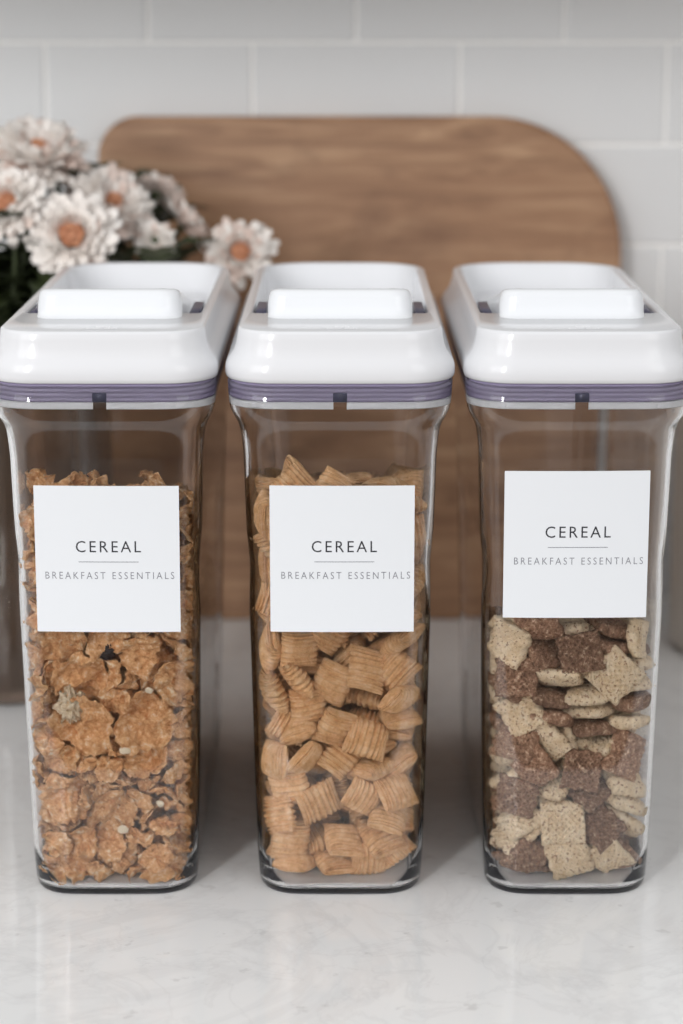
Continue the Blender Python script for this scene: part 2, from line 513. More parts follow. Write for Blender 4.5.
def make_gasket(parent):
    mb = MB(); lv = [(.2545, .0008)]; z = .2545
    for k in range(4):
        lv += [(z+.0003, .0), (z+.0016, .0), (z+.0019, .0007)]; z += .0022
    lv += [(.2645, .0007)]
    ring_band(mb, lv, mi=0)
    mb.box(-.0034, .0034, .0004+.0008, .004, .2546, .2590, .0003, mi=1)
    mb.build('gasket', [M_GASKET, M_TAB_SLOT_SHADE], parent)
    m2 = MB(); ring_band(m2, [(.2510, .0006), (.2514, .0002), (.2540, .0002), (.2544, .0006)], notch=.0033)
    m2.build('seal_ring', M_RING, parent, smooth=False)
    m3 = MB()   # underside plug of the lid, closing the mouth
    m3.loft([rr(.0500, .0065, .2955, .019, .019, z) for z in (.2600, .2640)], True, True)
    m3.build('lid_plug', M_WHITE, parent)

def make_container(x, label_box, text):
    root = empty('cereal_container', (x, 0, 0))
    tag(root, text, 'container', 'clear cereal containers in a row on the counter')
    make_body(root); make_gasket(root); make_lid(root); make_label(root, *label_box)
    return root
CX = (-.1168, 0.0, .1168)
CX = (-.1172, -.0007, .1165)
boxes = [(.0014, .2120, .1372, -.004, .0010), (.0010, .2121, .1372, 0.0, .0018), (-.0006, .2195, .1446, .003, .0014)]
texts = ['clear plastic container of toasted bran flakes, standing nearest the flowers and vase',
         'clear plastic container of ribbed pillow shaped cereal, standing between the other two',
         'clear plastic container of brown and cream lattice cereal squares, filled only below its label']
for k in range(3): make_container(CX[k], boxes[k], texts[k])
# ------------------------------------------------------------------ cereal piece shapes
def two_sided(nu, nv, fn):
    """closed cushion from fn(u, v, side) with u, v in -1..1; both sides share the border"""
    vs = []; idx = {}
    for side in (1, -1):
        for i in range(nu+1):
            for j in range(nv+1):
                border = i in (0, nu) or j in (0, nv)
                if side == -1 and border: idx[(side, i, j)] = idx[(1, i, j)]; continue
                idx[(side, i, j)] = len(vs)
                vs.append(fn(-1+2*i/nu, -1+2*j/nv, 0 if border else side))
    fs = []
    for side in (1, -1):
        for i in range(nu):
            for j in range(nv):
                q = [idx[(side, i, j)], idx[(side, i+1, j)], idx[(side, i+1, j+1)], idx[(side, i, j+1)]]
                fs.append(q if side == 1 else q[::-1])
    return vs, fs

def pillow_piece(seed, nu=84, nv=18):
    r = random.Random(seed)
    L, Wd, T = .0101*r.uniform(.92, 1.08), .0094*r.uniform(.92, 1.08), .0056*r.uniform(.9, 1.12)
    bend = r.uniform(-.12, .12); sk = r.uniform(-.10, .10); ribs = 11; of = Vector((seed*3.1, 0, 0))
    def fn(su, sv, s):
        u = math.copysign(1-(1-abs(su))**1.85, su); v = math.copysign(1-(1-abs(sv))**1.6, sv)
        e = max(0, 1-abs(v)**3.2)**.62
        w = max(0, 1-abs(u)**2.3)**.5
        x = u*L*(1+.05*v*v) + sk*v*Wd; y = v*Wd*(1-.04*u*u)
        g = (.5+.5*math.cos(2*math.pi*ribs*(su+1)/2))**1.5          # 1 in the groove between two ribs
        z = s*(T*(.13+.87*e*w) - .00175*g*(1-.75*abs(u)**4)*(1 if abs(sv) < .999 else .4))
        y *= 1-.06*g
        x -= math.copysign(.0015*g*abs(u)**4, u)
        n = noise.noise(Vector((x*150, y*150, z*150))+of)
        z += bend*(x*x/L - .3*L) + n*.0005
        return (x, y + n*.0004, z)
    return two_sided(nu, nv, fn)

def lattice_piece(seed, n=46):
    r = random.Random(seed)
    L, Wd, T = .0110*r.uniform(.9, 1.1), .0105*r.uniform(.9, 1.1), .0040*r.uniform(.85, 1.15)
    bx = r.uniform(.5, 3.4)*(1 if r.random() < .6 else -1)*.1; tw = r.uniform(-.12, .12); of = Vector((seed*5.3, 1, 0)); k = 6.5
    def fn(u, v, s):
        e = max(0, 1-abs(u)**3)**.5*max(0, 1-abs(v)**4)**.5
        x = u*L; y = v*Wd
        hole = (max(0, math.cos(math.pi*k*u))*max(0, math.cos(math.pi*k*v)))
        hole2 = (max(0, -math.cos(math.pi*k*u))*max(0, -math.cos(math.pi*k*v)))
        z = s*(T*(.26+.74*e) - .0021*(hole+hole2)**1.1*(.45+.55*e))
        nn = noise.noise(Vector((x*170, y*170, z*170))+of)
        z += bx*(x*x/L) + tw*x*y/L + nn*.0005
        return (x*(1-abs(bx)*.25*u*u)+nn*.0004, y + .0005*math.sin(9*u+seed), z)
    return two_sided(n, n, fn)

def flake_piece(seed, rings=18, segs=60):
    r = random.Random(seed*7+1)
    R = r.choice((.0075, .009, .0105, .012, .0135, .015, .0175))*r.uniform(.92, 1.08); of = Vector((seed*9.7, 2, 5))
    a, b, c = r.uniform(-26, 26), r.uniform(-26, 26), r.uniform(-20, 20)
    fold = r.uniform(0, .5); fa = r.uniform(0, 6.28); asp = r.uniform(.62, .95); th = .00105
    def mid(q, ang):
        rr_ = R*q*(1 + .30*noise.noise(Vector((math.cos(ang)*1.3, math.sin(ang)*1.3, 0))+of)
                     + .17*noise.noise(Vector((math.cos(ang)*4, math.sin(ang)*4, 1))+of)*q
                     + .12*noise.noise(Vector((math.cos(ang)*11, math.sin(ang)*11, 1))+of)*q)
        x = rr_*math.cos(ang); y = rr_*math.sin(ang)*asp
        P = Vector((x*75, y*75, 0))+of
        z = a*x*x + b*y*y + c*x*y + .0080*noise.noise(P) + .0034*noise.noise(P*2.3) + .0022*noise.noise(P*5.5) + .0007*noise.noise(P*13)
        d = x*math.cos(fa)+y*math.sin(fa) - R*.35
        if d > 0: z += fold*d*2.2; x -= fold*d*.5*math.cos(fa); y -= fold*d*.5*math.sin(fa)
        return x, y, z
    vs = []; fs = []
    for s in (1, -1):
        c0 = mid(0, 0); vs.append((c0[0], c0[1], c0[2]+s*th))
        for i in range(1, rings+1):
            q = i/rings
            for k in range(segs):
                x, y, z = mid(q, 2*math.pi*k/segs)
                t = th*(1-.75*q**6) + .0006*noise.noise(Vector((x*330, y*330, s*3))+of)
                vs.append((x, y, z+s*t))
    N = 1+rings*segs
    for s, o in ((1, 0), (-1, N)):
        for k in range(segs):
            j = (k+1) % segs
            t = (o, o+1+k, o+1+j); fs.append(t if s == 1 else t[::-1])
            for i in range(rings-1):
                A = o+1+i*segs; q = (A+k, A+segs+k, A+segs+j, A+j)
                fs.append(q if s == 1 else q[::-1])
    A = 1+(rings-1)*segs
    for k in range(segs):
        j = (k+1) % segs
        fs.append((A+k, N+A+k, N+A+j, A+j))
    # the flake is centred on its own middle
    cz = sum(v[2] for v in vs)/len(vs)
    return [(x, y, z-cz) for x, y, z in vs], fs

PIECE_FN = {'flake': flake_piece, 'pillow': pillow_piece, 'lattice': lattice_piece}
N_VAR = {'flake': 18, 'pillow': 5, 'lattice': 6}
# ------------------------------------------------------------------ ribbed glass vase with its flowers
VX, VY = -.226, .396
def make_vase():
    n = 192
    def rib(a, z): return .0019*(abs(math.cos(a*20)))
    prof_o = [(.060, .0005), (.067, .0012), (.0705, .004), (.0715, .010), (.0718, .045), (.0718, .0745), (.0728, .0755), (.0734, .078), (.0728, .0805), (.0718, .082),
              (.0718, .12), (.0716, .17), (.0714, .196), (.0718, .200)]
    prof_i = [(.0690, .200), (.0685, .196), (.0686, .17), (.0686, .082), (.0686, .012), (.0650, .009), (.02, .009)]
    mb = MB()
    mb.loft(lathe(prof_o, n, lambda a, z: rib(a, z) if .008 < z < .19 and not .075 < z < .081 else 0) + lathe(prof_i, n), True, True)
    t = NT('smoky_ribbed_glass')
    t.setp(Base__Color=srgb(158, 136, 120), Roughness=.08, IOR=1.5)
    t.bsdf.inputs['Transmission Weight'].default_value = .8
    o = mb.build('ribbed_vase', t.m); o.location = (VX, VY, TOP)
    tag(o, 'smoky brown ribbed glass vase holding the white flowers, beside the left container', 'vase')
make_vase()

def petal_color():
    t = NT('chrysanthemum_petal'); v = t.coord('Object', (1, 1, 1))
    g = t.noise(v, 60, 3, .5)
    t.l(t.mix(g, srgb(240, 230, 222), srgb(250, 247, 243)), t.bsdf.inputs['Base Color'])
    t.setp(Roughness=.6); t.bsdf.inputs['Subsurface Weight'].default_value = 0
    return t.m
M_PETAL = petal_color()
M_BLUSH = plain('blush_petal', srgb(232, 214, 204), .65)
def center_mat():
    t = NT('orange_flower_centre'); g = t.noise(t.coord(), 400, 3, .6)
    t.l(t.ramp(g, [(.35, srgb(190, 124, 90)), (.6, srgb(228, 174, 138))]), t.bsdf.inputs['Base Color']); t.setp(Roughness=.8)
    return t.m
M_CENTER = center_mat()
def leaf_mat():
    t = NT('dark_green_leaf'); g = t.noise(t.coord(), 45, 4, .6)
    t.l(t.ramp(g, [(.3, srgb(30, 36, 20)), (.7, srgb(66, 76, 42))]), t.bsdf.inputs['Base Color']); t.setp(Roughness=.5)
    return t.m
M_LEAF = leaf_mat(); M_STEM = plain('green_stem', srgb(66, 74, 48), .55)

def petal(mb, base, direction, up, L, Wd, curl, cup, mi=0, rnd=None):
    d = direction.normalized(); s = d.cross(up).normalized(); u = s.cross(d).normalized()
    nu, nv = 7, 4; grid = []
    for i in range(nu+1):
        t = i/nu; w = Wd*(.34+.66*math.sin(min(1, t*1.05)*math.pi*.60))*(1 if t < .86 else (1-((t-.86)/.14)**2*.55))
        c = base + d*(L*t*(1-.12*t*abs(curl))) + u*(L*curl*t*t)
        row = []
        for j in range(nv+1):
            q = -1+2*j/nv
            row.append(c + s*(w*.5*q) + u*(cup*w*q*q*.5))
        grid.append(row)
    up_l = [p for r_ in grid for p in r_]; th = .00035
    dn_l = [p - u*th for p in up_l]; N = len(up_l); fs = []
    for i in range(nu):
        for j in range(nv):
            a = i*(nv+1)+j; q = (a, a+nv+1, a+nv+2, a+1)
            fs.append(q); fs.append(tuple(N+k for k in q[::-1]))
    ring = list(range(nv+1)) + [i*(nv+1)+nv for i in range(1, nu+1)] + [nu*(nv+1)+j for j in range(nv-1, -1, -1)] + [i*(nv+1) for i in range(nu-1, 0, -1)]
    for k in range(len(ring)):
        a, b = ring[k], ring[(k+1) % len(ring)]; fs.append((a, b, N+b, N+a))
    mb.add(up_l+dn_l, fs, mi)

def make_flower(pos, face, R, seed, label, blush=0, openness=1.0, center=True, layers=5, leaves=6, cs=.30):
    """double chrysanthemum: petals in whorls about the centre, on a stem that runs down into the vase"""
    rnd = random.Random(seed)
    root = empty('chrysanthemum', pos); tag(root, label, 'flower', 'chrysanthemums in the ribbed vase')
    f = Vector(face).normalized(); a = f.orthogonal().normalized(); b = f.cross(a)
    mb = MB()
    for k in range(layers):
        q = k/(layers-1) if layers > 1 else 0           # 0 outer .. 1 inner
        n = int(22-9*q); elev = lerp(-.12, 1.0, q**1.1)/openness
        L = R*lerp(1.0, .42, q)
        for i in range(n):
            ang = 2*math.pi*(i+.5*(k % 2))/n + rnd.uniform(-.13, .13)
            e = elev+rnd.uniform(-.16, .16)
            radial = a*math.cos(ang)+b*math.sin(ang)
            d = radial*math.cos(e)+f*math.sin(e)
            base = radial*R*lerp(.13, .30, q) - f*R*.10 + f*R*.10*q
            petal(mb, base, d, f, L*rnd.uniform(.84, 1.1), R*lerp(.29, .20, q)*rnd.uniform(.85, 1.15), rnd.uniform(.05, .40), rnd.uniform(.2, .55), 1 if rnd.random() < blush else 0)
    mb.build('petals', [M_PETAL, M_BLUSH], root)
    if center:
        cb = MB()
        rc = R*cs
        def onf(x, y, z): return a*x + b*y + f*z
        loops = []
        for k in range(7):
            t = k/6*math.pi/2; r_ = rc*math.cos(t); h = R*.08+rc*.62*math.sin(t)
            loops.append([onf((r_+.0006*math.sin(7*i+k))*math.cos(2*math.pi*i/24), (r_+.0006*math.cos(5*i))*math.sin(2*math.pi*i/24), h) for i in range(24)])
        cb.loft(loops, True, True)
        for i in range(60):
            t = math.sqrt(rnd.random())*.95; an = i*2.399; r_ = rc*t; h = R*.08+rc*.62*math.sqrt(max(0, 1-t*t))
            p = onf(r_*math.cos(an), r_*math.sin(an), h)
            cb.tube([p, p+(f+.3*(a*math.cos(an)+b*math.sin(an))*t)*R*.11], [R*.026, R*.018], 5)
        cb.build('flower_centre', M_CENTER, root)
    # sepal cup and stem
    sb = MB(); P0 = Vector((0, 0, 0)) - f*R*.10
    tgt = Vector((VX + rnd.uniform(-.045, .045), VY + rnd.uniform(-.045, .045), .03)) - Vector(pos)
    rim = Vector((VX, VY, .19)) + (Vector((pos[0], pos[1], 0))-Vector((VX, VY, 0)))*.42 - Vector(pos)
    hd = Vector((pos[0]-VX, pos[1]-VY, 0)); m = hd.length
    rim = Vector((VX, VY, .192)) + (hd.normalized()*min(m*.5, .052)) - Vector(pos)
    pts = []
    c0, c1, c2, c3 = P0, P0 - f*R*.9 + Vector((0, 0, -.01)), rim+Vector((0, 0, .025)), rim
    for k in range(13):
        t = k/12; pts.append(c0*(1-t)**3 + c1*3*t*(1-t)**2 + c2*3*t*t*(1-t) + c3*t**3)
    pts += [rim.lerp(tgt, .5), tgt]
    sb.tube(pts, .0019, 7)
    sb.loft([[P0+(a*math.cos(2*math.pi*i/12)+b*math.sin(2*math.pi*i/12))*r_ + f*h for i in range(12)] for r_, h in ((.0016, -.004), (.0055, -.001), (R*.24, R*.05))], True, True)
    sb.build('stem', M_STEM, root)
    lb = MB()
    for k in range(leaves):
        t = rnd.uniform(.12, .92); i = min(12, int(t*12)); p = pts[i]
        an = rnd.uniform(0, 6.28)
        d = Vector((math.cos(an), math.sin(an), rnd.uniform(-.25, .75)))
        if pos[1] + p[1] + d[1]*.05 > WALL_Y-.06: d[1] = -abs(d[1])
        L = rnd.uniform(.034, .060)
        lobed_leaf(lb, p, d, L, rnd)
    if leaves: lb.build('leaves', M_LEAF, root)
    return root

def lobed_leaf(mb, p, d, L, rnd):
    d = d.normalized(); s = d.cross(Vector((0, 0, 1))).normalized(); u = s.cross(d)
    n = 18; mid = []; lo = []; hi = []
    dr = rnd.uniform(-.5, .1)
    for i in range(n+1):
        t = i/n; w = L*.30*math.sin(math.pi*min(1, t**.8))*(1+.34*math.sin(t*math.pi*7))+.0006
        c = p + d*L*t + u*(L*dr*t*t)
        mid.append(c); lo.append(c - s*w + u*w*.22); hi.append(c + s*w + u*w*.22)
    vs = lo+mid+hi; m = n+1; th = .0003
    vs2 = vs + [v-u*th for v in vs]; N = len(vs); fs = []
    for r_ in range(2):
        for i in range(n):
            q = (r_*m+i, r_*m+i+1, (r_+1)*m+i+1, (r_+1)*m+i)
            fs.append(q); fs.append(tuple(N+k for k in q[::-1]))
    for r_ in (0, 2):
        for i in range(n):
            q = (r_*m+i, r_*m+i+1, N+r_*m+i+1, N+r_*m+i); fs.append(q)
    mb.add(vs2, fs)

CAMV = Vector((0, CAM_Y, CAM_Z))
def at_px(x, y, Y):
    v = (y-512)/FPX; zc = (Y-CAM_Y)/(math.cos(PITCH)-v*math.sin(PITCH))
    return ((x-341.5)/FPX*zc, Y, CAM_Z-zc*(math.sin(PITCH)+v*math.cos(PITCH)))
FL = [  # pixel of the bloom, depth, facing, radius px, blush, centre, layers, leaves, label
    (38, 153, .40, (.10, -.55, .95), 45, .35, True, 6, 8, 'large pale pink and white chrysanthemum, highest of the bunch'),
    (8, 204, .34, (-.35, -.95, .45), 36, .08, True, 5, 8, 'white chrysanthemum with orange centre cut off by the left picture edge'),
    (72, 236, .335, (.02, -1, .42), 44, .05, True, 5, 7, 'fully open white chrysanthemum with orange centre facing the viewer above the left lid'),
    (112, 205, .385, (.42, -.55, .75), 42, .25, True, 5, 7, 'white chrysanthemum with raised spiky petals behind the open one'),
    (158, 192, .455, (.3, .5, .8), 26, .75, False, 4, 5, 'small blurred dusky pink chrysanthemum nearest the chopping board'),
    (186, 222, .430, (.75, .1, .6), 30, .75, False, 4, 6, 'pinkish half closed chrysanthemum between the two facing right'),
    (155, 240, .372, (.1, -.8, .5), 20, .15, False, 4, 7, 'small white unopened chrysanthemum low behind the left lid'),
    (240, 253, .395, (.18, -1, .50), 33, .15, True, 5, 4, 'white chrysanthemum with orange centre hanging out over the gap between lids'),
    (68, 172, .43, (.8, -.2, .3), 27, .85, False, 4, 6, 'dusky pink chrysanthemum tucked under the highest bloom'),
]
for k, (px, py, Y, face, rp, blush, cen, lay, lv, lab) in enumerate(FL):
    p = at_px(px, py, Y); zc = (Y-CAM_Y)*1.02
    make_flower(p, face, rp/FPX*zc, 40+k, lab, blush, 1.0, cen, lay, lv, .19 if k in (0, 3) else .28)

def make_foliage():
    """leafy stems filling the bunch between the blooms"""
    spots = [(25, 250, .36), (95, 262, .42), (140, 268, .40), (45, 300, .34), (8, 285, .37), (75, 190, .46), (15, 175, .45), (60, 280, .43), (5, 330, .35), (20, 225, .42), (100, 240, .45),  (-20, 240, .38), (-30, 290, .36), (170, 255, .44)]
    mb = MB()
    for k, (px, py, Y) in enumerate(spots):
        rnd = random.Random(200+k); p = Vector(at_px(px, py, Y))
        hd = Vector((p[0]-VX, p[1]-VY, 0)); rim = Vector((VX, VY, .192)) + hd.normalized()*min(hd.length*.5, .05)
        c1 = rim+Vector((0, 0, .05)); pts = []
        for i in range(11):
            t = i/10; pts.append(rim*(1-t)**2 + c1*2*t*(1-t) + p*t*t)
        foot = Vector((VX+rnd.uniform(-.04, .04), VY+rnd.uniform(-.04, .04), .03))
        mb.tube([foot, rim.lerp(foot, .3)]+pts, .0015, 6, 1)
        for i in range(15):
            q = pts[rnd.randrange(3, 11)]; an = rnd.uniform(0, 6.28)
            lobed_leaf(mb, q, Vector((math.cos(an), math.sin(an)*.8-.2, rnd.uniform(-.4, .7))), rnd.uniform(.032, .055), rnd)
    o = mb.build('foliage', [M_LEAF, M_STEM])
    tag(o, 'dark green lobed foliage filling the vase under the white flowers', 'foliage', kind='stuff')
make_foliage()

# ------------------------------------------------------------------ taupe canister at the right edge
def make_canister():
    root = empty('storage_canister', (.302, .470, TOP))
    tag(root, 'taupe storage canister with a wooden lid at the right edge, mostly out of the picture', 'canister')
    mb = MB(); mb.loft(lathe([(.05, .0005), (.064, .0015), (.068, .006), (.0685, .015), (.0685, .190), (.067, .196), (.060, .198)], 96), True, True)
    mb.build('canister_body', plain('taupe_stoneware', srgb(206, 199, 190), .5), root)
    m2 = MB(); m2.loft(lathe([(.060, .197), (.0695, .1985), (.071, .201), (.071, .214), (.069, .2165), (.060, .2175)], 96), True, True)
    t = NT('bamboo_lid'); g = t.noise(t.coord('Object', (2, 22, 22)), 8, 5, .6)
    t.l(t.ramp(g, [(.3, srgb(168, 120, 82)), (.7, srgb(200, 156, 116))]), t.bsdf.inputs['Base Color']); t.setp(Roughness=.5)
    m2.build('canister_lid', t.m, root)
make_canister()

# ------------------------------------------------------------------ the cereal
M_FLAKE = mat_crumb('bran_flake_crust', [(.30, srgb(150, 92, 50)), (.42, srgb(210, 148, 94)), (.54, srgb(234, 184, 132)), (.67, srgb(250, 230, 200))], .9, 800, 300, .0014, .24)
M_PILLOW = mat_crumb('shredded_wheat_crust', [(.30, srgb(190, 136, 86)), (.47, srgb(230, 182, 130)), (.68, srgb(247, 214, 172))], .5, 1100, 190, .0006, .14)
M_CREAM = mat_crumb('cream_lattice_crust', [(.30, srgb(210, 180, 140)), (.50, srgb(232, 210, 176)), (.72, srgb(242, 228, 204))], .5, 900, 170, .0006, .12, (srgb(140, 92, 66), 560, .60, .75))
M_COCOA = mat_crumb('cocoa_lattice_crust', [(.30, srgb(92, 64, 48)), (.45, srgb(138, 102, 78)), (.57, srgb(170, 134, 108)), (.67, srgb(228, 202, 172))], .6, 1300, 330, .0006, .5)
def piece_mesh(kind, k, mat):
    vs, fs = PIECE_FN[kind](k)
    me = D.meshes.new(kind); me.from_pydata(vs, [], fs); me.materials.append(mat)
    me.polygons.foreach_set('use_smooth', [True]*len(fs)); return me
def decode(flat):
    return [(flat[i], np.array(flat[i+1:i+4])/1e4, [q/999 for q in flat[i+4:i+8]]) for i in range(0, len(flat), 8)]
def place_pile(data, n_seen, kind, cx, variants, names, rest_name, rest_label, rest_cat, rest_mats):
    """the pieces one can see through the walls are objects; those buried behind them are one mass"""
    rows = decode(data); nv = N_VAR[kind]
    meshes = {k: piece_mesh(kind, k % nv, variants[k // nv]) for k in sorted({r[0] for r in rows})}
    rv = []; rf = []; rm = []; base = 0
    arr = {k: (np.array([v.co[:] for v in m.vertices]), [tuple(p.vertices) for p in m.polygons]) for k, m in meshes.items()}
    for i, (k, t, q) in enumerate(rows):
        M = Matrix.LocRotScale(Vector((t[0]+cx, t[1], t[2])), __import__('mathutils').Quaternion(q).normalized(), Vector((1, 1, 1)))
        if i < n_seen:
            nm, lab, cat, grp = names[k // nv]
            o = D.objects.new(nm, meshes[k]); COL.objects.link(o); o.matrix_world = M
            tag(o, lab, cat, grp)
        else:
            a, f = arr[k]; m3 = np.array(M.to_3x3()); vv = a @ m3.T + np.array(M.translation)
            rv.append(vv); rf += [tuple(base+j for j in q_) for q_ in f]; rm += [k // nv]*len(f); base += len(a)
    if rv:
        o = link_mesh(rest_name, np.concatenate(rv).tolist(), rf, rest_mats, fmat=rm)
        tag(o, rest_label, rest_cat, kind='stuff')
def at_px_in(x, y, Y, k):
    p = at_px(x, y, Y); return Vector(p)
def make_bits():
    """dried berry, oat cluster and loose rolled oats lying against the front wall of the left container"""
    rnd = random.Random(5)
    def lump(name, pos, r, amp, fr, mat, sq=(1, 1, 1), n=20):
        vs = []; fs = []
        for i in range(n+1):
            th = math.pi*i/n
            for j in range(2*n):
                ph = math.pi*j/n
                d = Vector((math.sin(th)*math.cos(ph), math.sin(th)*math.sin(ph), math.cos(th)))
                q = r*(1+amp*noise.noise(d*fr+Vector(pos)*90) + amp*.5*noise.noise(d*fr*2.7))
                vs.append((d[0]*q*sq[0], d[1]*q*sq[1], d[2]*q*sq[2]))
        for i in range(n):
            for j in range(2*n):
                k = (j+1) % (2*n); fs.append((i*2*n+j, (i+1)*2*n+j, (i+1)*2*n+k, i*2*n+k))
        o = link_mesh(name, vs, fs, [mat]); o.location = pos; return o
    o = lump('dried_berry', at_px_in(107, 652, .0190, 0), .0042, .35, 2.6, plain('dark_berry_skin', srgb(30, 22, 30), .35), (1.1, .9, 1))
    tag(o, 'black dried berry among the flakes just below the left label', 'dried berry')
    o = lump('oat_cluster', at_px_in(71, 704, .0200, 0), .0062, .75, 3.4, mat_crumb('oat_cluster_crust', [(.3, srgb(196, 160, 116)), (.5, srgb(232, 212, 180)), (.7, srgb(246, 238, 220))], .9, 900, 300, .0012, .1), (.95, .75, 1.25), 26)
    tag(o, 'cream lumpy oat cluster in the left container, below the left corner of its label', 'oat cluster')
    mo = plain('rolled_oat', srgb(240, 224, 196), .7)
    for (x, y), lab in (((125, 750), 'small pale rolled oat in the middle of the flakes in the left container'),
                        ((123, 829), 'pale oval rolled oat near the foot of the left container'),
                        ((149, 690), 'small pale rolled oat below the right half of the left label'),
                        ((160, 803), 'tiny rolled oat low on the right side of the left container')):
        o = lump('rolled_oat', at_px_in(x, y, .0152, 0), .0019 if x > 130 else .0025, .25, 1.6, mo, (1.1, .35, .85), 10)
        o.rotation_euler = (0, rnd.uniform(-.6, .6), 0)
        tag(o, lab, 'rolled oat', 'rolled oats in the left container')
def place_all():
    make_bits()
    place_pile(PILE_FLAKE, NS_FLAKE, 'flake', CX[0], [M_FLAKE],
               [('bran_flake', 'crumpled toasted bran flake inside the left container', 'cereal flake', 'bran flakes in the left container')],
               'bran_flake_filling', 'toasted bran flakes buried behind the visible ones in the left container', 'cereal', [M_FLAKE])
    place_pile(PILE_PILLOW, NS_PILLOW, 'pillow', CX[1], [M_PILLOW],
               [('wheat_pillow', 'ribbed tan pillow shaped cereal piece inside the middle container', 'cereal piece', 'cereal pillows in the middle container')],
               'wheat_pillow_filling', 'ribbed cereal pillows buried behind the visible ones in the middle container', 'cereal', [M_PILLOW])
    place_pile(PILE_LATTICE, NS_LATTICE, 'lattice', CX[2], [M_CREAM, M_COCOA],
               [('rice_square', 'cream coloured lattice cereal square inside the right container', 'cereal piece', 'cream cereal squares in the right container'),
                ('cocoa_square', 'cocoa brown lattice cereal square inside the right container', 'cereal piece', 'cocoa cereal squares in the right container')],
               'cereal_square_filling', 'cream and cocoa cereal squares buried behind the visible ones in the right container', 'cereal', [M_CREAM, M_COCOA])
